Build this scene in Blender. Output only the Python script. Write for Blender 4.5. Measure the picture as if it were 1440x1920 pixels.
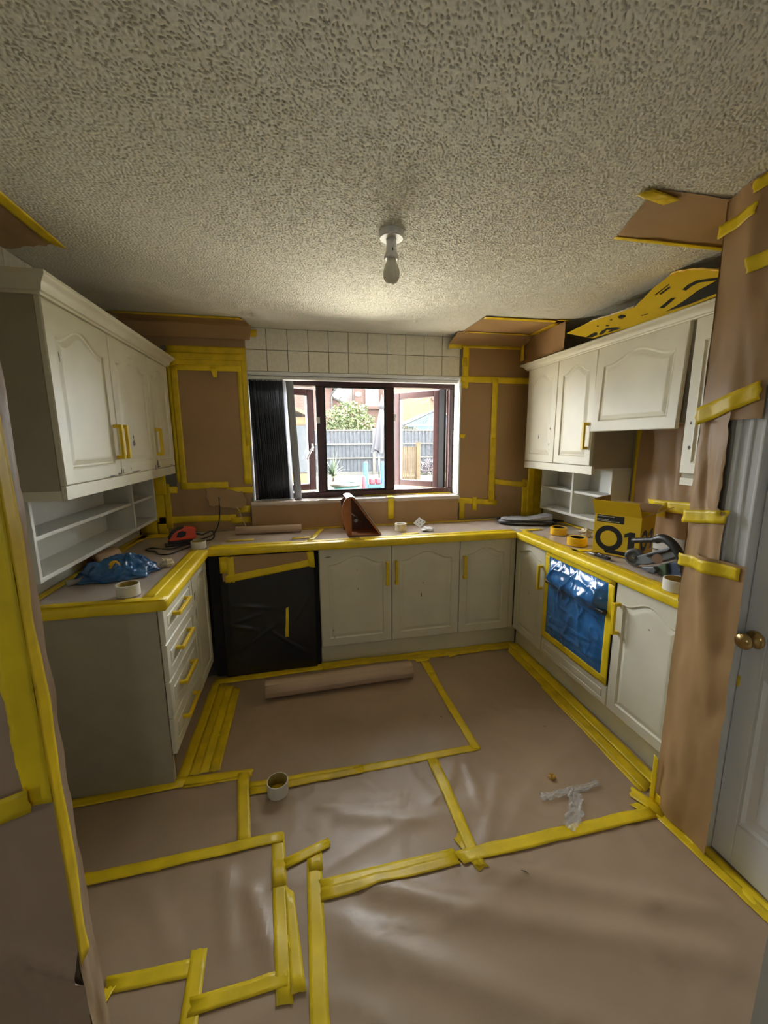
import bpy, bmesh, math, random
from mathutils import Vector, Matrix, noise

for o in list(bpy.data.objects):
    bpy.data.objects.remove(o)
SC = bpy.context.scene
COL = SC.collection
RND = random.Random(7)

# ------------------------------------------------------------------ camera
cam_d = bpy.data.cameras.new('camera')
cam = bpy.data.objects.new('camera', cam_d)
COL.objects.link(cam)
R_ = Vector((0.979004, -0.203524, -0.007295)); U_ = Vector((0.042027, 0.166892, 0.985080)); F_ = Vector((0.200701, 0.964497, -0.171837))
R_ = (R_ - F_.normalized() * R_.dot(F_.normalized())).normalized()
F_.normalize(); U_ = R_.cross(F_)
m = Matrix((R_, U_, -F_)).transposed().to_4x4()
m.translation = Vector((0.5878, -2.6449, 1.5754))
cam.matrix_world = m
cam_d.sensor_fit = 'VERTICAL'
cam_d.sensor_height = 36.0
cam_d.lens = 757.85 / 1920.0 * 36.0
cam_d.clip_start = 0.02
cam_d.clip_end = 300
SC.camera = cam

# ------------------------------------------------------------------ world, sun, exposure
SKY_STRENGTH = 12.5
SUN_STRENGTH = 50.0
world = bpy.data.worlds.new('daylight_sky')
SC.world = world
world.use_nodes = True
wn = world.node_tree.nodes
bg = wn['Background']
bg.inputs['Color'].default_value = (0.95, 0.98, 1.0, 1)
bg.inputs['Strength'].default_value = SKY_STRENGTH
sun_d = bpy.data.lights.new('sun', 'SUN')
sun_d.energy = SUN_STRENGTH
sun_d.angle = math.radians(2)
sun_d.color = (1.0, 0.87, 0.66)
sun = bpy.data.objects.new('sun', sun_d)
COL.objects.link(sun)
sun.rotation_euler = Vector((-0.75, 0.03, -0.95)).to_track_quat('-Z', 'Y').to_euler()
SC.view_settings.view_transform = 'Standard'
SC.view_settings.look = 'None'
SC.view_settings.gamma = 1.0
SC.view_settings.use_curve_mapping = False
SC.view_settings.exposure = 1.22
cy = SC.cycles
cy.max_bounces = 7
cy.diffuse_bounces = 5
cy.glossy_bounces = 2
cy.transparent_max_bounces = 12
cy.transmission_bounces = 4
cy.sample_clamp_indirect = 5.0
cy.caustics_reflective = False
cy.caustics_refractive = False
cy.use_denoising = True
cy.use_guiding = True
cy.use_surface_guiding = True
cy.guiding_training_samples = 24
cy.use_adaptive_sampling = True
cy.adaptive_threshold = 0.09
cy.adaptive_min_samples = 28

def portal(name, loc, size, d):
    l = bpy.data.lights.new(name, 'AREA')
    l.shape = 'RECTANGLE'
    l.size, l.size_y = size
    l.cycles.is_portal = True
    o = bpy.data.objects.new(name, l)
    COL.objects.link(o)
    o.location = loc
    o.rotation_euler = Vector(d).to_track_quat('-Z', 'Z').to_euler()
portal('window_daylight_portal', (1.07, 0.86, 1.6), (1.65, 0.95), (0, -1, 0))
portal('dining_opening_portal', (0.9, -5.03, 1.45), (0.26, 0.30), (0, 1, 0))  # opening behind the camera, its size tuned for light from the rear
portal('added_side_opening_portal', (-1.63, -3.1, 1.5), (0.24, 0.40), (1, 0, 0))  # unseen side opening added to brighten the right-hand door

# ------------------------------------------------------------------ materials
MATS = {}
def mat(name, col, rough=0.5, spec=0.5, metal=0.0, var=0.0, vscale=3.0, bump=0.0, bscale=40.0, bdist=0.002,
        trans=0.0, coat=0.0, emis=None, sheen=0.0, detail=3.0):
    m = bpy.data.materials.new(name)
    m.use_nodes = True
    nt = m.node_tree
    b = nt.nodes['Principled BSDF']
    b.inputs['Base Color'].default_value = (*col, 1)
    b.inputs['Roughness'].default_value = rough
    b.inputs['Specular IOR Level'].default_value = spec
    b.inputs['Metallic'].default_value = metal
    b.inputs['Coat Weight'].default_value = coat
    b.inputs['Sheen Weight'].default_value = sheen
    tc = nt.nodes.new('ShaderNodeTexCoord')
    if var > 0:
        n = nt.nodes.new('ShaderNodeTexNoise')
        n.inputs['Scale'].default_value = vscale
        n.inputs['Detail'].default_value = detail
        nt.links.new(tc.outputs['Object'], n.inputs['Vector'])
        r = nt.nodes.new('ShaderNodeValToRGB')
        r.color_ramp.elements[0].position = 0.3
        r.color_ramp.elements[1].position = 0.72
        r.color_ramp.elements[0].color = (*[max(0, c * (1 - var)) for c in col], 1)
        r.color_ramp.elements[1].color = (*[min(1, c * (1 + var)) for c in col], 1)
        nt.links.new(n.outputs['Fac'], r.inputs['Fac'])
        nt.links.new(r.outputs['Color'], b.inputs['Base Color'])
    if bump > 0:
        n2 = nt.nodes.new('ShaderNodeTexNoise')
        n2.inputs['Scale'].default_value = bscale
        n2.inputs['Detail'].default_value = detail
        nt.links.new(tc.outputs['Object'], n2.inputs['Vector'])
        bp = nt.nodes.new('ShaderNodeBump')
        bp.inputs['Strength'].default_value = bump
        bp.inputs['Distance'].default_value = bdist
        nt.links.new(n2.outputs['Fac'], bp.inputs['Height'])
        nt.links.new(bp.outputs['Normal'], b.inputs['Normal'])
    if trans > 0:
        tb = nt.nodes.new('ShaderNodeBsdfTransparent')
        tb.inputs['Color'].default_value = (*[min(1, 0.35 + c) for c in col], 1)
        mx = nt.nodes.new('ShaderNodeMixShader')
        mx.inputs['Fac'].default_value = trans
        out = nt.nodes['Material Output']
        nt.links.new(b.outputs[0], mx.inputs[1])
        nt.links.new(tb.outputs[0], mx.inputs[2])
        nt.links.new(mx.outputs[0], out.inputs['Surface'])
    if emis:
        b.inputs['Emission Color'].default_value = (*emis[0], 1)
        b.inputs['Emission Strength'].default_value = emis[1]
    MATS[name] = m
    return m

def glass_mat(name, tint=(0.97, 0.985, 0.99), fac=0.5):
    m = bpy.data.materials.new(name)
    m.use_nodes = True
    nt = m.node_tree
    nt.nodes.remove(nt.nodes['Principled BSDF'])
    out = nt.nodes['Material Output']
    t = nt.nodes.new('ShaderNodeBsdfTransparent'); t.inputs['Color'].default_value = (*tint, 1)
    g = nt.nodes.new('ShaderNodeBsdfGlossy'); g.inputs['Roughness'].default_value = 0.02
    lw = nt.nodes.new('ShaderNodeFresnel'); lw.inputs['IOR'].default_value = 1.4
    mx = nt.nodes.new('ShaderNodeMixShader')
    nt.links.new(lw.outputs[0], mx.inputs['Fac'])
    nt.links.new(t.outputs[0], mx.inputs[1]); nt.links.new(g.outputs[0], mx.inputs[2])
    nt.links.new(mx.outputs[0], out.inputs['Surface'])
    MATS[name] = m
    return m

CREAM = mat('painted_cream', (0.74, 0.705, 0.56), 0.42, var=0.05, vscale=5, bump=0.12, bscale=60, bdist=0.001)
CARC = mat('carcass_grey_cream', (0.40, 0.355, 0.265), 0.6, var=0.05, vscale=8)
CHIP = mat('chipped_paint', (0.17, 0.15, 0.14), 0.8, var=0.4, vscale=60)
SHELFW = mat('shelf_white', (0.70, 0.70, 0.65), 0.45, var=0.04, vscale=6)
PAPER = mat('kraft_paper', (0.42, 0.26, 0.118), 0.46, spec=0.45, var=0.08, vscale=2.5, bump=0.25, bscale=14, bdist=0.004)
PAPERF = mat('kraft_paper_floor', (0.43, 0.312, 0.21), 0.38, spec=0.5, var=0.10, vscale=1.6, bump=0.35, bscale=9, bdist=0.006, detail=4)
PAPERT = mat('kraft_paper_glare_tint', (0.60, 0.505, 0.435), 0.17, spec=1.0, var=0.08, vscale=4, bump=0.3, bscale=14, bdist=0.004)  # paler than the other kraft: window glare put into the base colour
TAPE = mat('yellow_tape', (0.88, 0.64, 0.012), 0.42, var=0.13, vscale=9, bump=0.25, bscale=50, bdist=0.001)
TAPE2 = mat('yellow_tape_layered', (0.78, 0.55, 0.01), 0.42, var=0.16, vscale=13, bump=0.25, bscale=50, bdist=0.001)
TAPEH = mat('yellow_tape_wrap', (0.80, 0.56, 0.008), 0.40, var=0.1, vscale=30, bump=0.3, bscale=120, bdist=0.001)
BROWN = mat('rosewood_frame', (0.055, 0.018, 0.016), 0.35, spec=0.5, var=0.2, vscale=20)
BLACKR = mat('black_rubber', (0.012, 0.012, 0.013), 0.6)
WHITEP = mat('white_plastic', (0.80, 0.80, 0.78), 0.35)
TILE = mat('cream_tile', (0.82, 0.79, 0.68), 0.3, var=0.06, vscale=40, coat=0.1)
GROUT = mat('grout_plaster', (0.24, 0.22, 0.17), 0.9)
OLIVE = mat('olive_tile', (0.42, 0.38, 0.26), 0.35, var=0.06, vscale=30)
WALLP = mat('wall_plaster', (0.62, 0.60, 0.53), 0.85, var=0.04)
REVEAL = mat('white_reveal', (0.85, 0.87, 0.88), 0.5)
GLASS = glass_mat('clear_glass')
VANE = mat('blind_fabric', (0.04, 0.044, 0.055), 0.75, var=0.2, vscale=60)
VANEG = mat('blind_grey', (0.30, 0.32, 0.36), 0.8)
CHAIN = mat('blind_chain', (0.65, 0.65, 0.65), 0.4)
FILMK = mat('black_plastic_film', (0.018, 0.02, 0.021), 0.36, spec=0.5, bump=0.25, bscale=5, bdist=0.01)
FILMB = mat('blue_plastic_film', (0.022, 0.15, 0.42), 0.14, spec=0.8, var=0.35, vscale=7, bump=0.35, bscale=14, bdist=0.008, coat=0.4)
DARK = mat('dark_void', (0.01, 0.01, 0.01), 0.8)
KARDY = mat('yellow_card', (0.80, 0.55, 0.012), 0.6, var=0.05, vscale=5)
KARDIN = mat('brown_card_inside', (0.36, 0.23, 0.11), 0.8)
INK = mat('black_ink', (0.012, 0.012, 0.012), 0.5)
INKW = mat('white_ink', (0.65, 0.62, 0.5), 0.6)
RED = mat('orange_red_plastic', (0.75, 0.085, 0.04), 0.35)
BLACKP = mat('black_plastic', (0.018, 0.018, 0.02), 0.4)
GREYP = mat('grey_plastic', (0.10, 0.11, 0.115), 0.45)
GREENP = mat('dark_green_plastic', (0.05, 0.09, 0.035), 0.45)
NAVYP = mat('navy_plastic', (0.02, 0.035, 0.08), 0.45)
CORE = mat('card_core_white', (0.74, 0.72, 0.66), 0.6)
COREIN = mat('tape_core_inner', (0.42, 0.33, 0.10), 0.6)
YROLL = mat('tape_roll_yellow', (0.85, 0.50, 0.012), 0.4)
MASK = mat('beige_masking_tape', (0.66, 0.56, 0.38), 0.6, var=0.15, vscale=50)
PLY = mat('raw_wood', (0.36, 0.13, 0.045), 0.55, var=0.25, vscale=12)
PLYD = mat('casing_shade_and_soil', (0.10, 0.045, 0.025), 0.7)  # raw wood darkened for the shade inside the casing; also planter soil
BRASS = mat('brass', (0.46, 0.31, 0.12), 0.28, metal=1.0)
DOORW = mat('white_gloss_door', (0.74, 0.75, 0.76), 0.38)
CLEAR = mat('crumpled_clear_film', (0.80, 0.80, 0.80), 0.12, spec=0.9, bump=0.8, bscale=30, bdist=0.01, trans=0.55, coat=0.5)
CLOTHG = mat('grey_cloth', (0.40, 0.41, 0.44), 0.9, var=0.25, vscale=60, bump=0.5, bscale=120, bdist=0.003)
PEA = mat('tan_crumb', (0.62, 0.36, 0.05), 0.6, var=0.3, vscale=90)
BULB = mat('frosted_bulb', (0.78, 0.75, 0.62), 0.25, coat=0.3)
SHEETW = mat('white_paper_sheet', (0.74, 0.74, 0.76), 0.5)
STEEL = mat('steel', (0.45, 0.45, 0.46), 0.3, metal=1.0)
# garden
FENCE = mat('grey_fence_board', (0.0307, 0.0321, 0.0363), 0.85, var=0.35, vscale=9)
CONC = mat('concrete_post', (0.0614, 0.0552, 0.0491), 0.9, var=0.15)
TIMBER = mat('golden_timber', (0.0522, 0.0307, 0.0107), 0.8, var=0.25, vscale=6)
SHEDB = mat('shed_blue_grey', (0.0098, 0.0135, 0.0178), 0.7)
LEAF = mat('leaf_green', (0.036, 0.050, 0.009), 0.7, var=0.5, vscale=6)
LEAF2 = mat('cordyline_leaf', (0.0266, 0.0409, 0.0205), 0.6, var=0.4, vscale=4)
ROOFT = mat('roof_tile_grey', (0.0205, 0.0184, 0.0174), 0.8, var=0.2, vscale=4)
PARA = mat('mauve_grey_canvas', (0.0409, 0.0378, 0.0430), 0.9)
TOYB = mat('toy_blue', (0.001, 0.050, 0.115), 0.4)
TOYR = mat('toy_red', (0.13, 0.002, 0.014), 0.4)
POOLM = mat('pool_teal', (0.004, 0.075, 0.068), 0.4)
POOLW = mat('pool_white', (0.0430, 0.0430, 0.0430), 0.4)
CONSB = mat('conservatory_blue', (0.003, 0.040, 0.075), 0.3)
WINW = mat('white_window_frame', (0.0601, 0.0601, 0.0601), 0.5)
WING = mat('far_window_glass', (0.0245, 0.0287, 0.0327), 0.15)
BOUNCE_PAVING = mat('bounce_paving', (0.43, 0.415, 0.375), 0.9, var=0.15, vscale=8)
LAWN = mat('lawn', (0.0205, 0.0307, 0.0102), 0.95, var=0.3, vscale=5)

def brick_mat(name, c1, c2, mortar):
    m = mat(name, c1, 0.9)
    nt = m.node_tree
    b = nt.nodes['Principled BSDF']
    tc = nt.nodes.new('ShaderNodeTexCoord')
    mp = nt.nodes.new('ShaderNodeMapping')
    mp.inputs['Rotation'].default_value = (math.pi / 2, 0, 0)
    br = nt.nodes.new('ShaderNodeTexBrick')
    br.inputs['Color1'].default_value = (*c1, 1); br.inputs['Color2'].default_value = (*c2, 1)
    br.inputs['Mortar'].default_value = (*mortar, 1)
    br.inputs['Scale'].default_value = 1.0
    br.inputs['Brick Width'].default_value = 0.3
    br.inputs['Row Height'].default_value = 0.1
    br.inputs['Mortar Size'].default_value = 0.012
    nt.links.new(tc.outputs['Object'], mp.inputs['Vector'])
    nt.links.new(mp.outputs[0], br.inputs['Vector'])
    nt.links.new(br.outputs['Color'], b.inputs['Base Color'])
    return m
BRICKO = brick_mat('orange_brick', (0.058, 0.024, 0.016), (0.048, 0.02, 0.013), (0.06, 0.048, 0.038))
BRICKY = brick_mat('buff_brick', (0.075, 0.044, 0.02), (0.064, 0.036, 0.016), (0.078, 0.062, 0.042))

def artex_mat():
    m = mat('stippled_ceiling', (0.76, 0.74, 0.645), 0.8)
    nt = m.node_tree
    b = nt.nodes['Principled BSDF']
    tc = nt.nodes.new('ShaderNodeTexCoord')
    n = nt.nodes.new('ShaderNodeTexNoise')
    n.inputs['Scale'].default_value = 90; n.inputs['Detail'].default_value = 1.5; n.inputs['Distortion'].default_value = 0.35
    nt.links.new(tc.outputs['Object'], n.inputs['Vector'])
    r = nt.nodes.new('ShaderNodeValToRGB')
    r.color_ramp.elements[0].position = 0.38; r.color_ramp.elements[1].position = 0.56
    nt.links.new(n.outputs['Fac'], r.inputs['Fac'])
    bp = nt.nodes.new('ShaderNodeBump')
    bp.inputs['Strength'].default_value = 0.9
    bp.inputs['Distance'].default_value = 0.008
    nt.links.new(r.outputs['Color'], bp.inputs['Height'])
    nt.links.new(bp.outputs['Normal'], b.inputs['Normal'])
    return m
ARTEX = artex_mat()
PLASTER = mat('ceiling_plaster', (0.76, 0.74, 0.645), 0.75, bump=0.2, bscale=300, bdist=0.001)

# ------------------------------------------------------------------ mesh helpers
class MB:
    def __init__(s): s.v = []; s.f = []
    def add(s, vs, fs):
        k = len(s.v); s.v += [Vector(p) for p in vs]; s.f += [tuple(i + k for i in f) for f in fs]; return s
    def box(s, x0, x1, y0, y1, z0, z1):
        vs = [(x, y, z) for z in (z0, z1) for y in (y0, y1) for x in (x0, x1)]
        return s.add(vs, [(0, 2, 3, 1), (4, 5, 7, 6), (0, 1, 5, 4), (2, 6, 7, 3), (0, 4, 6, 2), (1, 3, 7, 5)])
    def prism(s, pts, vec):
        """closed polygon (3D points) extruded along vec"""
        n = len(pts); a = [Vector(p) for p in pts]; b = [p + Vector(vec) for p in a]
        return s.add(a + b, [tuple(range(n - 1, -1, -1)), tuple(range(n, 2 * n))] + [(i, (i + 1) % n, n + (i + 1) % n, n + i) for i in range(n)])
    def tube(s, path, r, n=8, caps=True):
        P = [Vector(p) for p in path]; k = len(s.v); m = len(P)
        rs = r if isinstance(r, (list, tuple)) else [r] * m
        up = None
        for i, p in enumerate(P):
            t = (P[min(i + 1, m - 1)] - P[max(i - 1, 0)]).normalized()
            if up is None:
                up = Vector((0, 0, 1)) if abs(t.z) < 0.9 else Vector((1, 0, 0))
            a = t.cross(up).normalized(); up = a.cross(t).normalized()
            for j in range(n):
                w = 2 * math.pi * j / n
                s.v.append(p + (a * math.cos(w) + up * math.sin(w)) * rs[i])
        for i in range(m - 1):
            for j in range(n):
                s.f.append((k + i * n + j, k + i * n + (j + 1) % n, k + (i + 1) * n + (j + 1) % n, k + (i + 1) * n + j))
        if caps:
            s.f.append(tuple(k + j for j in range(n - 1, -1, -1))); s.f.append(tuple(k + (m - 1) * n + j for j in range(n)))
        return s
    def lathe(s, prof, n=24, c=(0, 0, 0), M=None, closed=False):
        k = len(s.v); m = len(prof); c = Vector(c)
        for r, z in prof:
            for j in range(n):
                w = 2 * math.pi * j / n
                p = Vector((r * math.cos(w), r * math.sin(w), z))
                s.v.append((M @ p if M else p) + c)
        for i in range(m if closed else m - 1):
            i2 = (i + 1) % m
            for j in range(n):
                s.f.append((k + i * n + j, k + i * n + (j + 1) % n, k + i2 * n + (j + 1) % n, k + i2 * n + j))
        if not closed:
            if prof[0][0] > 1e-6: s.f.append(tuple(k + j for j in range(n - 1, -1, -1)))
            if prof[-1][0] > 1e-6: s.f.append(tuple(k + (m - 1) * n + j for j in range(n)))
        return s
    def grid(s, fn, nu, nv):
        k = len(s.v)
        for j in range(nv + 1):
            for i in range(nu + 1): s.v.append(Vector(fn(i / nu, j / nv)))
        for j in range(nv):
            for i in range(nu):
                a = k + j * (nu + 1) + i
                s.f.append((a, a + 1, a + nu + 2, a + nu + 1))
        return s
    def tf(s, M):
        s.v = [M @ p for p in s.v]; return s
    def build(s, name, mt, parent=None, smooth=False, bevel=0.0, solid=0.0, fix=True, off=0.0):
        L = Vector((0, 0, 0))
        q = parent
        while q is not None:
            L = L + q.location; q = q.parent
        me = bpy.data.meshes.new(name)
        me.from_pydata([p - L for p in s.v], [], s.f)
        if fix:
            bm = bmesh.new(); bm.from_mesh(me)
            bmesh.ops.recalc_face_normals(bm, faces=bm.faces)
            bm.to_mesh(me); bm.free()
        me.materials.append(mt)
        if smooth: me.polygons.foreach_set('use_smooth', [True] * len(me.polygons))
        o = bpy.data.objects.new(name, me)
        COL.objects.link(o)
        o.parent = parent
        if solid:
            d = o.modifiers.new('thickness', 'SOLIDIFY'); d.thickness = solid; d.offset = off
        if bevel:
            d = o.modifiers.new('soft_edges', 'BEVEL'); d.width = bevel; d.segments = 2; d.limit_method = 'ANGLE'; d.angle_limit = math.radians(40)
            if not smooth:
                me.polygons.foreach_set('use_smooth', [True] * len(me.polygons))
                w = o.modifiers.new('shade', 'WEIGHTED_NORMAL'); w.keep_sharp = True
        return o

def tag(o, label=None, cat=None, group=None, kind=None):
    if label: o['label'] = label
    if cat: o['category'] = cat
    if group: o['group'] = group
    if kind: o['kind'] = kind
    return o
def thing(name, label, cat, loc=(0, 0, 0), group=None):
    o = bpy.data.objects.new(name, None)
    o.empty_display_size = 0.05
    COL.objects.link(o); o.location = loc
    return tag(o, label, cat, group)
def part(o, label): o['label'] = label; return o
def struct(o): o['kind'] = 'structure'; return o
def copy_tree(o, parent=None):
    c = o.copy(); COL.objects.link(c); c.parent = parent
    for ch in list(o.children): copy_tree(ch, c)
    return c
def B(name, mt, parent, *b, **k):
    mb = MB(); mb.box(*b); return mb.build(name, mt, parent, **k)
def fbm(x, y, z=0.0, o=4):
    return noise.fractal(Vector((x, y, z)), 1.0, 2.0, o)

LAY = [0]
# tape: a strip through a quad of corner points (a0, a1 at one end; b0, b1 at the other)
def tape(parent, quad, n=None, nrm=(0, 0, 1), h=None, mt=None, name='tape_strip', thick=0.0006, ragged=0.004, fx=None):
    LAY[0] = (LAY[0] + 1) % 5; lay = 0.0009 * LAY[0]
    a0, a1, b1, b0 = [Vector(p) for p in quad]
    n = n or max(2, int(((b0 - a0).length) / 0.05))
    N = Vector(nrm); mb = MB(); seed = RND.random() * 50
    L = (b0 - a0).normalized()
    def fn(u, v):
        p0 = a0.lerp(b0, u); p1 = a1.lerp(b1, u)
        p = p0.lerp(p1, v)
        if u in (0.0, 1.0): p = p + L * (noise.noise(Vector((seed, v * 3, u))) * ragged * 2)
        p = p + (p1 - p0).normalized() * noise.noise(Vector((u * 6, seed, 0))) * ragged * 0.4
        if fx: p.x = fx(p.y, p.z)
        if h: p = Vector((p.x, p.y, h(p.x, p.y) + 0.0030 + lay))
        return p
    mb.grid(fn, n, 4)
    return mb.build(name, mt or TAPE, parent, smooth=True, solid=thick, fix=False)

# ================================================================== the setting
CEIL = 2.39
YB = 0.58            # inner face of the window wall
XL, XR = -0.60, 2.74  # inner faces of the side walls
WX0, WX1, WZ0, WZ1 = 0.235, 1.897, 1.125, 2.072

fl = MB(); fl.box(-1.7, 3.0, -5.1, 0.9, -0.1, 0.0)
struct(fl.build('floor', mat('screed_floor', (0.3, 0.28, 0.25), 0.8), None))
ce = MB(); ce.box(-1.7, 3.0, -5.1, 0.9, CEIL + 0.006, CEIL + 0.1)
ceiling = struct(ce.build('ceiling', ARTEX, None))
def stipple():
    """textured coating: a sheet with the pits and short grooves of a stippled plaster ceiling"""
    import numpy as np
    x0, x1, y0, y1, st = -0.62, 2.76, -2.0, 0.60, 0.0038
    nx, ny = int((x1 - x0) / st) + 1, int((y1 - y0) / st) + 1
    rg = np.random.default_rng(5)
    fx = np.fft.fftfreq(nx, st)[None, :]; fy = np.fft.fftfreq(ny, st)[:, None]
    f = np.hypot(fx, fy); spec = np.exp(-((f - 92.0) / 38.0) ** 2)
    g = np.real(np.fft.ifft2(np.fft.fft2(rg.standard_normal((ny, nx))) * spec)); g /= g.std()
    t = np.clip((-g - 0.45) / 1.0, 0, 1); h = t * t * (3 - 2 * t)
    X, Y = np.meshgrid(x0 + st * np.arange(nx), y0 + st * np.arange(ny))
    co = np.stack([X, Y, CEIL + 0.0029 * h - 0.0003 * np.clip(g, 0, 2)], -1).reshape(-1, 3).astype(np.float32)
    i = (np.arange(ny - 1)[:, None] * nx + np.arange(nx - 1)[None, :]).ravel()
    q = np.stack([i, i + nx, i + nx + 1, i + 1], -1).astype(np.int32)
    me = bpy.data.meshes.new('stippled_surface')
    me.vertices.add(len(co)); me.vertices.foreach_set('co', co.ravel())
    me.loops.add(q.size); me.loops.foreach_set('vertex_index', q.ravel())
    me.polygons.add(len(q)); me.polygons.foreach_set('loop_start', np.arange(0, q.size, 4, dtype=np.int32)); me.polygons.foreach_set('loop_total', np.full(len(q), 4, dtype=np.int32))
    me.polygons.foreach_set('use_smooth', np.ones(len(q), dtype=bool))
    me.update(); me.validate(); me.materials.append(PLASTER)
    o = bpy.data.objects.new('stippled_surface', me); COL.objects.link(o); o.parent = ceiling
stipple()
w = MB()
w.box(-0.75, WX0, YB, 0.86, 0, CEIL); w.box(WX1, 2.9, YB, 0.86, 0, CEIL)
w.box(WX0, WX1, YB, 0.86, 0, WZ0); w.box(WX0, WX1, YB, 0.86, WZ1, CEIL)
wall_back = struct(w.build('wall_back', GROUT, None))
for r in range(2):
    for i in range(-1, 10):
        x0 = 0.390 + 0.15 * i
        B('tile', TILE, wall_back, x0 + 0.002, x0 + 0.148, YB - 0.007, YB + 0.001, CEIL - 0.15 * (r + 1) + 0.002, CEIL - 0.15 * r - 0.002, bevel=0.002)
for k in range(7):      # tiled right reveal
    z0 = WZ0 + 0.005 + 0.136 * k
    B('tile', REVEAL, wall_back, WX1 - 0.006, WX1 + 0.001, YB + 0.002, YB + 0.104, z0, z0 + 0.132, bevel=0.0015)
B('reveal_lining', REVEAL, wall_back, WX0 - 0.001, WX0 + 0.006, YB, YB + 0.105, WZ0, WZ1)
B('reveal_head', REVEAL, wall_back, WX0, WX1, YB, YB + 0.105, WZ1 - 0.006, WZ1 + 0.001)
B('tile_trim', REVEAL, wall_back, WX0 - 0.004, WX1 + 0.012, YB - 0.008, YB + 0.002, WZ1 + 0.001, WZ1 + 0.017, bevel=0.002)
ln = MB(); ln.prism([(WX1, YB - 0.008, WZ0), (WX1 + 0.012, YB - 0.008, WZ0), (WX1 + 0.012, YB - 0.008, WZ1), (WX1, YB - 0.008, WZ1)], (0, 0.008, 0))
ln.build('reveal_edge', REVEAL, wall_back)

wl = MB(); wl.box(XL - 0.12, XL, -1.80, YB, 0, CEIL)
wall_left = struct(wl.build('wall_left', WALLP, None))
for k in range(10):
    y0 = -1.55 + 0.15 * k
    B('tile', TILE, wall_left, XL - 0.001, XL + 0.007, y0 + 0.0014, y0 + 0.1486, CEIL - 0.15 + 0.0014, CEIL - 0.0014)
wr = MB(); wr.box(XR, XR + 0.12, -1.45, YB, 0, CEIL)
wall_right = struct(wr.build('wall_right', WALLP, None))
for r in range(4):
    for k in range(3):
        y1 = 0.03 - 0.2 * k
        B('tile', OLIVE, wall_right, XR - 0.007, XR + 0.001, y1 - 0.1986, y1 - 0.0014, 0.955 + 0.2 * r + 0.0014, 0.955 + 0.2 * r + 0.1986)
# the wall with the cupboard door, standing forward in line with the units
NX = 2.08
wn_ = MB(); wn_.box(NX, 2.9, -1.52, -1.385, 0, CEIL); wn_.box(NX, 2.9, -2.12, -2.08, 0, CEIL); wn_.box(NX, 2.9, -2.12, -1.45, 2.02, CEIL); wn_.box(2.16, 2.9, -2.1, -1.5, 0, 2.05)
struct(wn_.build('wall_right_return', WALLP, None))
wq = MB(); wq.box(-1.7, 0.088, -1.85, -1.80, 0, CEIL); wq.box(1.545, 3.0, -2.2, -2.12, 0, CEIL)
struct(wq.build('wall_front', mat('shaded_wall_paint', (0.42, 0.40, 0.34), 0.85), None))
# the dining room the picture is taken from; wall openings sized for light, the side one added
dr = MB()
dr.box(-1.7, -1.6, -5.1, -3.22, 0, CEIL); dr.box(-1.7, -1.6, -2.98, -1.85, 0, CEIL); dr.box(-1.7, -1.6, -3.22, -2.98, 0, 1.3); dr.box(-1.7, -1.6, -3.22, -2.98, 1.7, CEIL); dr.box(2.9, 3.0, -5.1, -2.2, 0, CEIL)
dr.box(-1.7, 0.77, -5.1, -5.0, 0, CEIL); dr.box(1.03, 3.0, -5.1, -5.0, 0, CEIL); dr.box(0.77, 1.03, -5.1, -5.0, 0, 1.30); dr.box(0.77, 1.03, -5.1, -5.0, 1.60, CEIL)
struct(dr.build('wall_dining_room', WALLP, None))

# cupboard door with its architrave
d1 = thing('door_1', None, None, (2.12, -1.6, 0)); struct(d1)
DX = 2.100
B('door_leaf', DOORW, d1, DX + 0.012, DX + 0.045, -2.078, -1.602, 0.012, 2.0)
def rail(name, y0, y1, z0, z1): B(name, DOORW, d1, DX, DX + 0.008, y0, y1, z0, z1, bevel=0.003)
rail('stile', -1.672, -1.602, 0.012, 2.0); rail('stile', -2.078, -2.008, 0.012, 2.0)
for z0, z1 in ((0.012, 0.19), (0.78, 0.965), (1.60, 1.68), (1.92, 2.0)): rail('rail', -2.008, -1.672, z0, z1)
for z0, z1 in ((0.19, 0.78), (0.965, 1.60), (1.68, 1.92)):
    p = MB()
    a = [(-2.008, z0), (-1.672, z0), (-1.672, z1), (-2.008, z1)]
    rings = []
    for ins, dx in ((0, 0.001), (0.012, -0.003), (0.022, 0.006), (0.05, 0.006), (0.066, 0.001)):
        rings.append([(DX + dx, y + (ins if i in (0, 3) else -ins), z + (ins if i < 2 else -ins)) for i, (y, z) in enumerate(a)])
    for A, C in zip(rings, rings[1:]):
        k = len(p.v); p.add(A + C, [(i, (i + 1) % 4, 4 + (i + 1) % 4, 4 + i) for i in range(4)])
    p.add(rings[-1], [(0, 1, 2, 3)])
    p.build('door_panel', DOORW, d1)
kn = MB()
Mx = Matrix.Rotation(-math.pi / 2, 3, 'Y')
kn.lathe([(0.0, 0.0), (0.03, 0.0), (0.031, 0.004), (0.024, 0.009), (0.012, 0.014), (0.010, 0.03), (0.016, 0.036), (0.026, 0.045), (0.028, 0.055), (0.022, 0.064), (0.0, 0.066)], 24, (DX - 0.0005, -1.640, 0.895), Mx)
part(kn.build('door_knob', BRASS, d1, smooth=True), 'round brass door knob')
B('tape_scrap', TAPE, d1, DX - 0.001, DX, -1.612, -1.603, 0.70, 0.74)
tr = thing('trim_1', None, None, (NX, -1.5, 0)); struct(tr)
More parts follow.
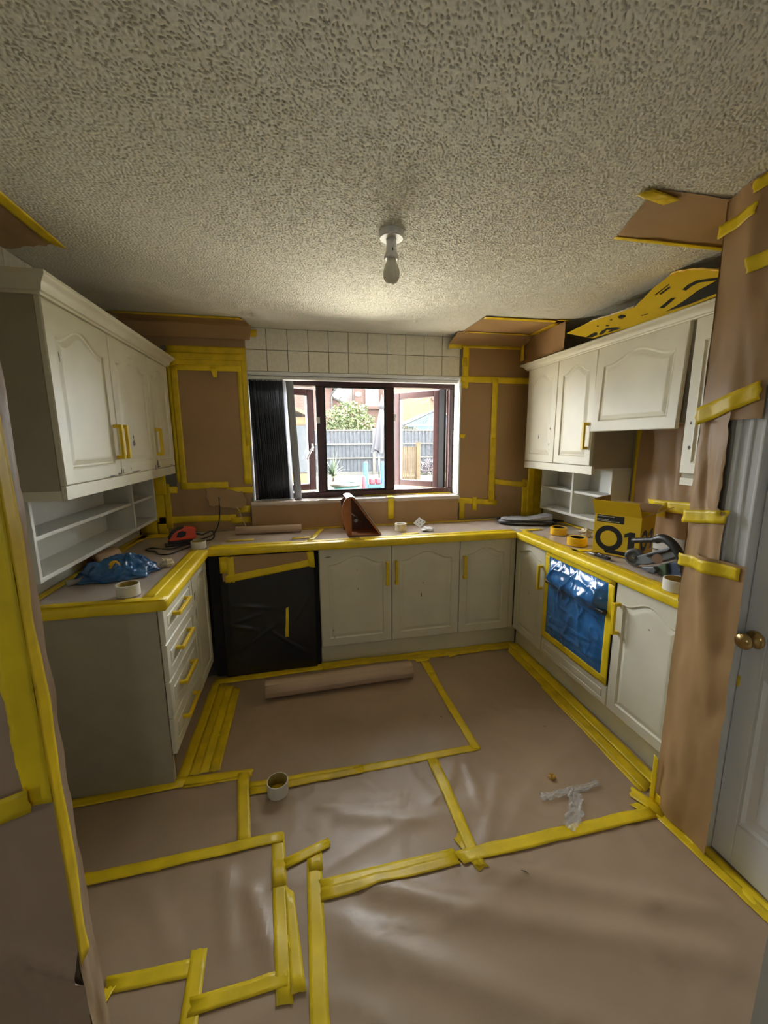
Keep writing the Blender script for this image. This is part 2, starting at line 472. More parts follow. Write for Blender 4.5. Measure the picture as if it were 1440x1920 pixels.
for nm, x0, x1, y0, y1 in (('architrave_flat', NX - 0.014, NX + 0.03, -1.60, -1.505), ('architrave_bead', NX - 0.022, NX - 0.012, -1.525, -1.507), ('architrave_rib', NX - 0.019, NX - 0.012, -1.562, -1.548), ('architrave_edge', NX - 0.017, NX - 0.012, -1.599, -1.588)):
    B(nm, DOORW, tr, x0, x1, y0, y1, 0.0, 2.06, bevel=0.003)
B('architrave_head', DOORW, tr, NX - 0.02, NX + 0.03, -2.12, -1.505, 2.02, 2.09, bevel=0.003)

# ------------------------------------------------------------------ window
win = thing('window_1', None, None, (1.066, 0.7, WZ0)); struct(win)
FY0, FY1 = 0.685, 0.755
for nm, b in (('frame_head', (WX0, WX1, FY0, FY1, 2.008, WZ1 - 0.006)), ('frame_bottom', (WX0, WX1, FY0, FY1, WZ0, 1.172)),
              ('frame_jamb', (WX0, 0.292, FY0, FY1, 1.172, 2.008)), ('frame_jamb', (1.852, WX1 - 0.005, FY0, FY1, 1.172, 2.008)),
              ('mullion', (0.737, 0.800, FY0, FY1, 1.172, 2.008)), ('mullion', (1.302, 1.374, FY0, FY1, 1.172, 2.008))):
    B(nm, BROWN, win, *b, bevel=0.006)
for nm, b in (('glazing_bead', (0.800, 1.302, FY0 + 0.012, FY0 + 0.03, 1.172, 1.186)), ('glazing_bead', (0.800, 1.302, FY0 + 0.012, FY0 + 0.03, 1.996, 2.008)),
              ('glazing_bead', (0.800, 0.812, FY0 + 0.012, FY0 + 0.03, 1.186, 1.996)), ('glazing_bead', (1.290, 1.302, FY0 + 0.012, FY0 + 0.03, 1.186, 1.996))):
    B(nm, BLACKR, win, *b)
B('pane', GLASS, win, 0.806, 1.296, 0.722, 0.728, 1.178, 2.002)
def sash(hx, hy, width, ang, hinge_left):
    """opening light: built along +u from the hinge edge, then turned about it"""
    s_ = MB(); z0, z1 = 1.166, 2.010; t = 0.055
    root = bpy.data.objects.new('opening_sash', None); COL.objects.link(root); root.parent = win; root.empty_display_size = 0.05
    sg = 1 if hinge_left else -1
    def place(mb):
        M = Matrix.Translation((hx, hy, 0)) @ Matrix.Rotation(ang * sg, 4, 'Z') @ Matrix.Diagonal((sg, 1, 1, 1))
        return mb.tf(M)
    me = []
    for nm, b in (('sash_stile', (0, t, 0, 0.05, z0, z1)), ('sash_stile', (width - t, width, 0, 0.05, z0, z1)), ('sash_rail', (t, width - t, 0, 0.05, z0, z0 + t)), ('sash_rail', (t, width - t, 0, 0.05, z1 - t, z1))):
        q = MB(); q.box(*b); place(q).build(nm, BROWN, root, bevel=0.005)
    q = MB(); q.box(t - 0.006, width - t + 0.006, 0.02, 0.026, z0 + t - 0.006, z1 - t + 0.006); place(q).build('pane', GLASS, root)
    q = MB(); q.box(-0.004, 0.0, 0.0, 0.05, z0, z1); q.box(width, width + 0.004, 0.0, 0.05, z0, z1); place(q).build('rubber_seal', BLACKR, root)
    return root, place
sl, plc = sash(0.30, 0.745, 0.452, math.radians(20), True)
hb = MB(); hb.box(0.418, 0.436, -0.012, 0.0, 1.50, 1.56); hb.tube([(0.427, -0.012, 1.535), (0.427, -0.03, 1.535), (0.40, -0.034, 1.50), (0.365, -0.034, 1.43)], 0.008, 8)
part(plc(hb).build('handle', WHITEP, sl, smooth=True), 'white lever handle')
hk = MB(); hk.box(0.735, 0.765, 0.672, 0.686, 1.72, 1.77); part(hk.build('frame_catch', WHITEP, win, bevel=0.003), 'white plastic catch')
hk = MB(); hk.box(1.368, 1.384, 0.672, 0.686, 1.74, 1.80); part(hk.build('frame_catch', WHITEP, win, bevel=0.003), 'white plastic catch')
sr, plc = sash(1.79, 0.775, 0.455, math.radians(46), False)
q = MB(); q.box(-0.052, -0.005, 0.0, 0.04, 1.166, 2.010); plc(q).build('sash_outer_edge', BLACKR, sr)
B('sill_board', REVEAL, win, WX0 - 0.002, WX1, YB - 0.06, 0.69, WZ0 - 0.03, WZ0 - 0.002, bevel=0.004)

# vertical blind bunched to the left
vb = thing('vertical_blind', 'dark vertical fabric blind drawn to the left of the window', 'blind', (0.4, 0.62, 2.05))
B('head_rail', WHITEP, vb, WX0 + 0.012, WX1 - 0.012, 0.60, 0.645, 2.038, 2.062, bevel=0.003)
for k in range(17):
    x = 0.262 + 0.0145 * k
    a = math.radians(72 + RND.uniform(-6, 6))
    dx, dy = 0.044 * math.cos(a), 0.044 * math.sin(a)
    dr_ = 0.001 * k
    v_ = MB()
    def fv(u, v, x=x, dx=dx, dy=dy, dr_=dr_):
        s_ = u * 2 - 1; z = 1.135 + v * 0.895
        return (x + s_ * dx + dr_ * 0.5 + (1 - v) * (0.028 - 0.0006 * k), 0.622 + s_ * dy * 0.9 + 0.006 * math.cos(u * math.pi), z)
    v_.grid(fv, 4, 2)
    vane = v_.build('vane', VANE if k < 16 else VANEG, vb, smooth=True, solid=0.001)
    c_ = MB(); c_.tube([(x + 0.03, 0.585, 1.132), (x + 0.03, 0.583, 1.112)], 0.0032, 6); c_.box(x + 0.022, x + 0.0345, 0.583, 0.66, 1.134, 1.139)
    c_.build('vane_weight', CHAIN, vane)
    h_ = MB(); h_.box(x - 0.004, x + 0.004, 0.612, 0.632, 2.026, 2.04); h_.build('vane_hook', WHITEP, vane)
last = MB(); last.grid(lambda u, v: (0.515 + 0.055 * u + 0.03 * (1 - v), 0.585 + 0.02 * u, 1.10 + v * 0.93), 3, 2)
last.build('vane', VANEG, vb, smooth=True, solid=0.001)
ch = MB(); ch.tube([(0.548, 0.60, 2.035), (0.552, 0.598, 1.6), (0.556, 0.598, 1.3)], 0.0022, 6); ch.build('pull_cord', CHAIN, vb)

# bare lamp
lp = thing('ceiling_lamp', 'white bare-bulb lamp holder fixed to the stippled ceiling', 'lamp', (0.982, -0.93, CEIL))
q = MB(); q.lathe([(0.0, 0.0), (0.050, 0.0), (0.050, -0.022), (0.046, -0.027), (0.0, -0.027)], 32, (0.982, -0.93, CEIL)); q.build('ceiling_rose', WHITEP, lp, smooth=False, bevel=0.001)
q = MB(); q.lathe([(0.0, -0.027), (0.021, -0.027), (0.019, -0.05), (0.022, -0.075), (0.029, -0.09), (0.029, -0.1), (0.022, -0.1), (0.0, -0.095)], 28, (0.982, -0.93, CEIL)); q.build('bulb_holder', WHITEP, lp, smooth=True)
q = MB(); q.box(0.98, 0.984, -0.9525, -0.949, CEIL - 0.078, CEIL - 0.066); q.build('bayonet_slot', DARK, lp)
q = MB(); q.lathe([(0.0, -0.094), (0.018, -0.094), (0.018, -0.105), (0.024, -0.118), (0.031, -0.135), (0.034, -0.152), (0.032, -0.168), (0.024, -0.182), (0.012, -0.190), (0.0, -0.192)], 28, (0.982, -0.93, CEIL)); q.build('light_bulb', BULB, lp, smooth=True)

# ================================================================== fitted kitchen
def door_mesh(w, h, t=0.02, arch=0.05, m=0.055, top=None, small=False):
    """raised-panel front in local x (width) z (height), face towards -y, origin at bottom left back"""
    mb = MB(); n = 20
    def contour(ins, y):
        x0, x1, z0 = m + ins, w - m - ins, m + ins
        zt = h - m - arch - ins
        pts = [(x0, y, z0), (x1, y, z0)]
        for i in range(n + 1):
            s = 1 - 2 * i / n
            a = 0.0 if abs(s) > 0.86 else arch * (0.5 + 0.5 * math.cos(math.pi * s / 0.86)) ** 0.85
            pts.append(((x0 + x1) / 2 + s * (x1 - x0) / 2, y, zt + a))
        return pts
    def outer(ins, y):
        pts = [(ins, y, ins), (w - ins, y, ins)]
        for i in range(n + 1):
            s = 1 - 2 * i / n
            pts.append((w / 2 + s * (w / 2 - ins), y, h - ins))
        return pts
    loops = [outer(0.0, 0.0), outer(0.0, -t + 0.004), outer(0.004, -t)]
    if small:
        for ins, y in ((0, -t), (0.003, -t + 0.004), (0.008, -t + 0.004), (0.011, -t)): loops.append(contour(ins, y))
    else:
        for ins, y in ((-0.006, -t), (0.0, -t - 0.001), (0.006, -t + 0.006), (0.010, -t + 0.007), (0.030, -t + 0.0015), (0.036, -t + 0.001)): loops.append(contour(ins, y))
    N = len(loops[0])
    for A, C in zip(loops, loops[1:]):
        mb.add(A + C, [(i, (i + 1) % N, N + (i + 1) % N, N + i) for i in range(N)])
    mb.add(loops[-1], [tuple(range(N))]); mb.add(loops[0], [tuple(range(N - 1, -1, -1))])
    return mb
# frames: 'B' faces -y at y; 'L' faces +x at x; 'R' faces -x at x
def face_M(side, pos, along, z):
    if side == 'B': return Matrix.Translation((along, pos, z))
    if side == 'L': return Matrix.Translation((pos, along, z)) @ Matrix.Rotation(math.pi / 2, 4, 'Z')
    return Matrix.Translation((pos, along, z)) @ Matrix.Rotation(-math.pi / 2, 4, 'Z')
def handle(parent, side, pos, along, z, length=0.17, vert=True, t=0.02):
    mb = MB(); h = length
    mb.box(-0.0105, 0.0105, -0.037, -0.022, 0, h); mb.box(-0.0095, 0.0095, -0.03, 0.001, 0, 0.018); mb.box(-0.0095, 0.0095, -0.03, 0.001, h - 0.018, h)
    if not vert: mb.tf(Matrix.Translation((-h / 2, 0, 0)) @ Matrix.Rotation(math.pi / 2, 4, 'Y').to_4x4() @ Matrix.Translation((0, 0, 0))); mb.tf(Matrix.Translation((0, 0, 0)))
    mb.tf(face_M(side, pos, along, z))
    o = mb.build('handle', TAPEH, parent, bevel=0.003)
    return part(o, 'bar handle wrapped in yellow tape')
def chips(parent, side, pos, spots):
    for along, z, rw, rh in spots:
        mb = MB(); n = 9; r = random.Random(int(along * 1000) + int(z * 997))
        pts = [(math.cos(2 * math.pi * i / n) * rw * r.uniform(0.5, 1.1), -0.0006, math.sin(2 * math.pi * i / n) * rh * r.uniform(0.5, 1.1)) for i in range(n)]
        mb.prism(pts, (0, 0.0009, 0)); mb.tf(face_M(side, pos, along, z)); mb.build('paint_chip', CHIP, parent)
def door(parent, side, pos, a0, a1, z0, z1, arch=0.05, m=0.055, name='door', small=False):
    """pos = plane of the carcass front; a0..a1 range along the run"""
    w = abs(a1 - a0); mb = door_mesh(w, z1 - z0, 0.02, arch, m, small=small)
    along = a0 if side in 'BL' else a1
    if side == 'B': along = min(a0, a1)
    if side == 'L': along = min(a0, a1)
    if side == 'R': along = max(a0, a1)
    mb.tf(face_M(side, pos, along, z0))
    o = mb.build(name, CREAM, parent)
    return o

ZB, ZD0, ZD1 = 0.865, 0.152, 0.862     # top of base carcasses, bottom and top of their doors
G = 0.002
# --- left run (fronts face +x)
LX = -0.040                             # carcass front plane; doors stand 20 mm proud
d = thing('drawer_unit', 'cream four-drawer base unit at the near end of the left run', 'drawer unit', (-0.3, -0.58, 0))
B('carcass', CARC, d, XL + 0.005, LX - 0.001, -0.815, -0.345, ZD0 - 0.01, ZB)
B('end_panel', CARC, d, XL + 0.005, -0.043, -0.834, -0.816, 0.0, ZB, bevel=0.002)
for z0, z1 in ((0.700, 0.862), (0.520, 0.695), (0.338, 0.515), (0.156, 0.333)):
    f = door(d, 'L', LX, -0.826, -0.350, z0, z1, arch=0.0, m=0.045, name='drawer_front', small=True)
    mb = MB(); mb.box(-0.105, 0.105, -0.058, -0.043, -0.009, 0.009); mb.box(-0.105, -0.087, -0.05, -0.018, -0.008, 0.008); mb.box(0.087, 0.105, -0.05, -0.018, -0.008, 0.008)
    mb.tf(face_M('L', LX, -0.60, (z0 + z1) / 2 + 0.01))
    part(mb.build('handle', TAPEH, f, bevel=0.003), 'bar handle wrapped in yellow tape')
chips(d, 'L', LX - 0.001, [(-0.829, 0.62, 0.004, 0.02), (-0.829, 0.45, 0.003, 0.03)])
c = thing('base_cabinet', 'narrow cream base cabinet with chipped arched door between drawers and black-wrapped appliance', 'cabinet', (-0.3, -0.15, 0))
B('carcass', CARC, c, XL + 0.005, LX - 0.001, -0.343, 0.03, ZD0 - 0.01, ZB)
f = door(c, 'L', LX, -0.345, 0.010, ZD0, ZD1, 0.04, 0.05)
chips(f, 'L', LX + 0.0205, [(-0.31, 0.72, 0.012, 0.03), (-0.305, 0.62, 0.008, 0.05), (-0.10, 0.80, 0.02, 0.012), (-0.29, 0.50, 0.006, 0.04)])
p = MB(); p.box(-0.115, -0.10, -0.80, 0.05, 0.0, ZD0 - 0.012); p.box(-0.115, -0.045, -0.815, -0.80, 0.0, ZD0 - 0.012)
tag(p.build('plinth', CREAM, None, bevel=0.001), 'cream kickboard under the left-hand drawers', 'plinth')

# --- back run (fronts face -y)
BY = 0.045
d2 = thing('base_cabinet', 'double-door cream base cabinet under the window with two taped handles', 'cabinet', (1.2, 0.3, 0))
B('carcass', CARC, d2, 0.690, 1.704, BY + 0.001, YB - 0.005, ZD0 - 0.01, ZB)
f1 = door(d2, 'B', BY, 0.6935, 1.1945, ZD0, ZD1, 0.055, 0.058); f2 = door(d2, 'B', BY, 1.1985, 1.7035, ZD0, ZD1, 0.055, 0.058)
handle(f1, 'B', BY - 0.02, 1.160, 0.580); handle(f2, 'B', BY - 0.02, 1.226, 0.582)
chips(f1, 'B', BY - 0.0205, [(0.755, 0.805, 0.028, 0.004), (0.955, 0.56, 0.003, 0.012), (0.95, 0.70, 0.003, 0.003), (0.775, 0.27, 0.003, 0.012), (0.785, 0.22, 0.003, 0.01)])
chips(f2, 'B', BY - 0.0205, [(1.43, 0.57, 0.003, 0.008), (1.415, 0.48, 0.004, 0.022), (1.44, 0.63, 0.002, 0.004), (1.655, 0.72, 0.002, 0.004)])
s1 = thing('base_cabinet', 'single-door cream base cabinet in the right corner of the window run', 'cabinet', (1.9, 0.3, 0))
B('carcass', CARC, s1, 1.708, 2.16, BY + 0.001, YB - 0.005, ZD0 - 0.01, ZB)
f3 = door(s1, 'B', BY, 1.7075, 2.1110, ZD0, ZD1, 0.045, 0.055); handle(f3, 'B', BY - 0.02, 1.738, 0.582)
B('corner_post', CREAM, s1, 2.1135, 2.150, 0.030, 0.06, ZD0, ZD1)
p = MB(); p.box(0.690, 2.205, 0.075, 0.09, 0.0, ZD0 - 0.012)
tag(p.build('plinth', CREAM, None, bevel=0.001), 'cream kickboard along the window run', 'plinth')

# --- right run (fronts face -x)
RX = 2.175
r1 = thing('base_cabinet', 'cream base cabinet in the corner left of the blue-wrapped oven', 'cabinet', (2.4, -0.15, 0))
B('carcass', CARC, r1, RX + 0.001, XR - 0.005, -0.345, 0.04, ZD0 - 0.01, ZB)
f = door(r1, 'R', RX, -0.345, 0.028, ZD0, ZD1, 0.04, 0.05); handle(f, 'R', RX - 0.02, -0.315, 0.585)
chips(f, 'R', RX - 0.0205, [(-0.17, 0.50, 0.003, 0.008)])
ov = thing('built_in_oven', 'built-in oven masked with crumpled blue plastic film and yellow tape', 'oven', (2.4, -0.65, 0))
B('housing', CARC, ov, RX + 0.001, XR - 0.005, -0.952, -0.348, ZD0 - 0.01, ZB)
B('oven_front', BLACKP, ov, RX - 0.02, RX, -0.950, -0.352, 0.275, 0.862, bevel=0.004)
B('oven_handle', BLACKP, ov, RX - 0.055, RX - 0.02, -0.915, -0.40, 0.665, 0.685, bevel=0.006)
fm = MB()
def ffilm(u, v):
    y = -0.385 - 0.528 * u; z = 0.300 + 0.545 * v
    bulge = 0.045 * math.exp(-((z - 0.71) / 0.055) ** 2) + 0.02 * max(0, 1 - abs(z - 0.79) / 0.09)
    edge = min(1, min(u, 1 - u, v, 1 - v) * 9)
    wr_ = 0.006 * abs(fbm(y * 6 + 3, z * 6, 1.3)) + 0.010 * (1 - abs(noise.noise(Vector((y * 6 + z * 5, z * 4 - y * 3, 4))))) ** 9 + 0.007 * (1 - abs(noise.noise(Vector((y * 9 - z * 8, z * 6 + y * 5, 9))))) ** 9
    low = 0.010 * abs(noise.noise(Vector((y * 5 + z * 18, z * 25, 2)))) if v < 0.3 else 0
    return (RX - 0.0225 - edge * (bulge + abs(wr_) + low), y, z)
fm.grid(ffilm, 90, 90)
part(fm.build('plastic_film', FILMB, ov, smooth=True, fix=False), 'glossy crumpled blue film')
def vt(parent, y0, y1, z0, z1, x, mt=None): return tape(parent, [(x, y0, z0), (x, y1, z0), (x, y1, z1), (x, y0, z1)], nrm=(-1, 0, 0), mt=mt)
xo = RX - 0.0245
vt(ov, -0.352, -0.393, 0.27, 0.863, xo); vt(ov, -0.903, -0.951, 0.275, 0.863, xo)
tape(ov, [(xo - 0.001, -0.355, 0.272), (xo - 0.001, -0.355, 0.318), (xo - 0.001, -0.948, 0.318), (xo - 0.001, -0.948, 0.272)])
tape(ov, [(xo - 0.001, -0.355, 0.835), (xo - 0.001, -0.355, 0.864), (xo - 0.001, -0.948, 0.864), (xo - 0.001, -0.948, 0.835)])
f = door(ov, 'R', RX, -0.950, -0.350, ZD0, 0.268, arch=0.0, m=0.028, name='drawer_front', small=True)
r2 = thing('base_cabinet', 'cream base cabinet right of the oven, its edge tucked behind the papered wall', 'cabinet', (2.4, -1.15, 0))
B('carcass', CARC, r2, RX + 0.001, XR - 0.005, -1.375, -0.954, ZD0 - 0.01, ZB)
f = door(r2, 'R', RX, -1.368, -0.956, ZD0, ZD1, 0.05, 0.055); handle(f, 'R', RX - 0.02, -0.985, 0.59)
chips(f, 'R', RX - 0.0205, [(-1.17, 0.70, 0.007, 0.004)])
p = MB(); p.box(2.205, 2.22, -1.38, 0.06, 0.0, ZD0 - 0.012)
tag(p.build('plinth', CREAM, None, bevel=0.001), 'cream kickboard below the oven run', 'plinth')

# --- appliance under the back worktop, wrapped in black film
ap = thing('wrapped_appliance', 'under-counter appliance wrapped in black plastic with taped paper strip', 'appliance', (0.35, 0.3, 0))
B('body', DARK, ap, -0.012, 0.684, 0.052, YB - 0.01, 0.0, 0.865)  # black and widened to stand in for shade in the corner gap
fm = MB()
def fblk(u, v):
    x = 0.052 + 0.606 * u; z = 0.012 + 0.842 * v
    e = min(1, min(u, 1 - u, v, 1 - v) * 12)
    d_ = 0.004 * abs(fbm(x * 3, z * 3 + x * 2, 3.1)) + sum(0.007 * math.exp(-((z - zc - sl_ * (x - xc)) / 0.012) ** 2) * math.exp(-((x - xc) / 0.10) ** 2) for xc, zc, sl_ in ((0.2, 0.42, 0.25), (0.18, 0.36, -0.3), (0.3, 0.30, 0.7), (0.16, 0.22, 0.9), (0.5, 0.2, -0.8), (0.25, 0.5, -0.15), (0.56, 0.45, 1.6)))
    return (x, 0.028 - e * (0.012 + d_ + 0.0015 * noise.noise(Vector((x * 14, z * 14, 1)))), z)
fm.grid(fblk, 70, 90)
part(fm.build('plastic_film', FILMK, ap, smooth=True, fix=False, solid=0.001), 'wrinkled black plastic')
B('appliance_front', DARK, ap, 0.052, 0.658, 0.028, 0.06, 0.012, 0.854)
s_ = MB(); s_.prism([(0.07, 0.0125, 0.855), (0.66, 0.0125, 0.855), (0.655, 0.0125, 0.775), (0.13, 0.0125, 0.69), (0.075, 0.0125, 0.69)], (0, 0.001, 0)); s_.build('paper_strip', PAPER, ap)
ty = 0.0108
tape(ap, [(0.062, ty, 0.855), (0.112, ty, 0.855), (0.112, ty, 0.745), (0.062, ty, 0.745)])
tape(ap, [(0.105, ty - 0.001, 0.85), (0.150, ty - 0.001, 0.85), (0.150, ty - 0.001, 0.68), (0.105, ty - 0.001, 0.68)])
tape(ap, [(0.090, ty - 0.002, 0.728), (0.092, ty - 0.002, 0.680), (0.655, ty - 0.002, 0.760), (0.655, ty - 0.002, 0.807)])
tape(ap, [(0.610, ty - 0.003, 0.858), (0.658, ty - 0.003, 0.858), (0.664, ty - 0.003, 0.745), (0.628, ty - 0.003, 0.750)])
tape(ap, [(0.460, ty - 0.002, 0.475), (0.478, ty - 0.002, 0.480), (0.470, ty - 0.002, 0.262), (0.448, ty - 0.002, 0.265)])

# --- worktop: one U-shaped top
wt = MB()
U = [(XL + 0.002, -0.852), (0.0, -0.852), (0.0, 0.0), (2.134, 0.0), (2.134, -1.378), (XR - 0.002, -1.378), (XR - 0.002, YB - 0.002), (XL + 0.002, YB - 0.002)]
wt.prism([(x, y, 0.868) for x, y in U], (0, 0, 0.04))
tag(wt.build('worktop', mat('laminate_worktop', (0.5, 0.47, 0.4), 0.4), None, bevel=0.010), 'U-shaped kitchen worktop under brown paper and yellow tape', 'worktop')

# --- left wall cabinets (fronts face +x)
LUX = -0.300
ZU0, ZU1 = 1.418, 2.090
def wall_unit(name, label, side, x0, x1, y0, y1, z0, z1, cat='cabinet'):
    t = thing(name, label, cat, ((x0 + x1) / 2, (y0 + y1) / 2, z0))
    B('carcass', CARC, t, x0, x1, y0, y1, z0 - 0.002, z1, bevel=0.001)
    return t
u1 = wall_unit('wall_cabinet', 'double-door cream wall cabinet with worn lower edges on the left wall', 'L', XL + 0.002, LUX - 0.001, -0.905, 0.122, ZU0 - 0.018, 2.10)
a = door(u1, 'L', LUX, -0.900, -0.395, ZU0, ZU1, 0.06, 0.062); b = door(u1, 'L', LUX, -0.390, 0.121, ZU0, ZU1, 0.06, 0.062)
handle(a, 'L', LUX + 0.02, -0.425, 1.500, 0.165); handle(b, 'L', LUX + 0.02, -0.360, 1.500, 0.165)
chips(a, 'L', LUX + 0.0205, [(-0.42, 1.428, 0.03, 0.008), (-0.50, 1.423, 0.05, 0.004), (-0.40, 1.440, 0.006, 0.02), (-0.83, 1.90, 0.004, 0.02)])
chips(b, 'L', LUX + 0.0205, [(-0.20, 1.575, 0.018, 0.022), (-0.20, 1.61, 0.008, 0.012), (-0.22, 1.425, 0.07, 0.004), (-0.375, 1.435, 0.006, 0.016), (0.10, 1.43, 0.006, 0.02), (-0.28, 1.445, 0.006, 0.006)])
u2 = wall_unit('wall_cabinet', 'single-door cream wall cabinet next to the taped corner left of the window', 'L', XL + 0.002, LUX - 0.001, 0.124, 0.515, ZU0 - 0.018, 2.10)
a = door(u2, 'L', LUX, 0.127, 0.510, ZU0, ZU1, 0.05, 0.055); handle(a, 'L', LUX + 0.02, 0.160, 1.500, 0.165)
chips(a, 'L', LUX + 0.0205, [(0.145, 1.445, 0.012, 0.03), (0.16, 1.43, 0.03, 0.006), (0.42, 1.426, 0.03, 0.003)])
# --- right wall cabinets (fronts face -x)
RUX = 2.434
ZR0, ZR1 = 1.412, 2.126
u3 = wall_unit('wall_cabinet', 'double-door cream wall cabinet on the right wall beside the window', 'R', RUX + 0.001, XR - 0.002, -0.362, 0.418, ZR0 - 0.018, 2.135)
a = door(u3, 'R', RUX, 0.030, 0.414, ZR0, ZR1, 0.05, 0.058); b = door(u3, 'R', RUX, -0.358, 0.026, ZR0, ZR1, 0.05, 0.058)
handle(b, 'R', RUX - 0.02, -0.318, 1.515, 0.17)
chips(a, 'R', RUX - 0.0205, [(0.085, 1.66, 0.005, 0.010), (0.09, 1.545, 0.005, 0.012), (0.23, 1.60, 0.005, 0.018)])
u4 = wall_unit('extractor_cabinet', 'wide cream cabinet with flap front above the hob space', 'R', RUX + 0.001, XR - 0.002, -0.972, -0.366, 1.66, 2.135)
mb = door_mesh(0.600, 0.500, 0.02, 0.055, 0.062)
mb.tf(Matrix.Translation((RUX, -0.364, ZR1)) @ Matrix.Rotation(-math.pi / 2, 4, 'Z') @ Matrix.Rotation(math.radians(-2.5), 4, 'X') @ Matrix.Translation((0, 0, -0.5)))
mb.build('flap_door', CREAM, u4)
u5 = wall_unit('wall_cabinet', 'narrow cream wall cabinet mostly hidden behind the papered pillar', 'R', RUX + 0.001, XR - 0.002, -1.378, -0.990, ZR0 - 0.018, 2.135)
a = door(u5, 'R', RUX, -1.37, -0.992, ZR0, ZR1, 0.05, 0.055)
chips(a, 'R', RUX - 0.0205, [(-1.025, 1.65, 0.006, 0.01), (-1.03, 1.535, 0.008, 0.014)])
B('side_filler', OLIVE, u5, RUX + 0.03, XR - 0.002, -0.99, -0.975, 1.40, 2.13)

def sweep(prof, path, closed=False):
    """prof: (outward, z) ; path: xy points, outward = right-hand side of travel"""
    mb = MB(); P = [Vector((x, y)) for x, y in path]; n = len(prof)
    nr = []
    for i in range(len(P)):
        ns = []
        if i > 0: d_ = (P[i] - P[i - 1]).normalized(); ns.append(Vector((d_.y, -d_.x)))
        if i < len(P) - 1: d_ = (P[i + 1] - P[i]).normalized(); ns.append(Vector((d_.y, -d_.x)))
        v = ns[0] if len(ns) == 1 else (ns[0] + ns[1]) / (1 + ns[0].dot(ns[1]))
        nr.append(v)
    for p_, v in zip(P, nr):
        for o_, z in prof: mb.v.append(Vector((p_.x + v.x * o_, p_.y + v.y * o_, z)))
    for i in range(len(P) - 1):
        for j in range(n - 1 + (1 if closed else 0)):
            j2 = (j + 1) % n
            mb.f.append((i * n + j, i * n + j2, (i + 1) * n + j2, (i + 1) * n + j))
    if closed:
        mb.f.append(tuple(range(n))); mb.f.append(tuple((len(P) - 1) * n + j for j in range(n)))
    return mb
def cornice_prof(z, k=1.0): return [(o_, z + (q_ - z) * k) for o_, q_ in [(-0.02, z), (0.006, z), (0.008, z + 0.008), (0.016, z + 0.012), (0.020, z + 0.028), (0.030, z + 0.042), (0.042, z + 0.050), (0.046, z + 0.056), (0.046, z + 0.068), (-0.02, z + 0.068)]]
tag(sweep(cornice_prof(2.092), [(XL + 0.004, -0.903), (LUX + 0.02, -0.903), (LUX + 0.02, 0.518), (LUX - 0.06, 0.518)], True).build('cornice_moulding', CREAM, None, bevel=0.0008),
    'cream cornice moulding on top of the left wall cabinets', 'cornice')
tag(sweep(cornice_prof(2.124, 0.72), [(XR - 0.08, 0.430), (RUX - 0.02, 0.430), (RUX - 0.02, -1.376)], True).build('cornice_moulding', CREAM, None, bevel=0.0008),
    'cream cornice moulding on top of the right wall cabinets', 'cornice')
# light pelmets
p = MB(); p.box(LUX + 0.001, LUX + 0.019, -0.903, 0.505, 1.362, 1.416); p.box(XL + 0.004, LUX + 0.001, -0.903, -0.885, 1.362, 1.399)
tag(p.build('light_pelmet', CREAM, None, bevel=0.002), 'cream pelmet rail below the left wall cabinets', 'pelmet')
p = MB(); p.box(RUX - 0.021, RUX - 0.003, -0.385, 0.413, 1.356, 1.409); p.box(RUX - 0.003, RUX + 0.05, 0.397, 0.413, 1.356, 1.392)
tag(p.build('light_pelmet', CREAM, None, bevel=0.002), 'cream pelmet rail below the double wall cabinet on the right', 'pelmet')
p = MB(); p.box(RUX - 0.019, RUX - 0.001, -1.378, -1.0, 1.356, 1.392)
tag(p.build('light_pelmet', CREAM, None, bevel=0.002), 'short cream pelmet below the narrow cabinet by the papered pillar', 'pelmet')

# open shelf units standing between worktop and wall cabinets
su = thing('open_shelf_unit', 'long white open shelf unit under the left wall cabinets', 'shelf', (-0.51, -0.2, 1.03))
sx0, sx1 = XL + 0.004, -0.430
B('back_panel', SHELFW, su, sx0, sx0 + 0.008, -0.875, 0.500, 1.03, 1.39)
B('bottom_board', SHELFW, su, sx0, sx1, -0.875, 0.500, 1.030, 1.050, bevel=0.002)
B('top_board', SHELFW, su, sx0, sx1, -0.875, 0.500, 1.372, 1.392, bevel=0.002)
for y0, y1 in ((-0.875, -0.857), (0.098, 0.118), (0.484, 0.500)): B('upright', SHELFW, su, sx0, sx1, y0, y1, 1.05, 1.372, bevel=0.002)
B('shelf_board', SHELFW, su, sx0 + 0.008, sx1 - 0.012, -0.857, 0.098, 1.195, 1.213, bevel=0.002)
B('shelf_board', SHELFW, su, sx0 + 0.008, sx1 - 0.012, 0.118, 0.484, 1.195, 1.211, bevel=0.002)
p = MB(); p.box(XL + 0.003, XL + 0.025, -0.76, 0.555, 0.914, 1.029)
tag(p.build('upstand_board', SHELFW, None, bevel=0.002), 'white upstand board below the long left shelf unit', 'upstand')
su = thing('open_shelf_unit', 'short white open shelf unit under the right wall cabinets', 'shelf', (2.66, 0.03, 1.01))
sx0, sx1 = 2.580, XR - 0.008
B('back_panel', SHELFW, su, sx1 - 0.008, sx1, -0.372, 0.412, 1.01, 1.392)
B('bottom_board', SHELFW, su, sx0, sx1, -0.372, 0.412, 1.010, 1.030, bevel=0.002)
B('top_board', SHELFW, su, sx0, sx1, -0.372, 0.412, 1.374, 1.393, bevel=0.002)
for y0, y1 in ((0.396, 0.412), (0.005, 0.025), (-0.372, -0.356)): B('upright', SHELFW, su, sx0, sx1, y0, y1, 1.03, 1.374, bevel=0.002)
B('shelf_board', SHELFW, su, sx0 + 0.01, sx1 - 0.008, 0.025, 0.396, 1.185, 1.203, bevel=0.002)
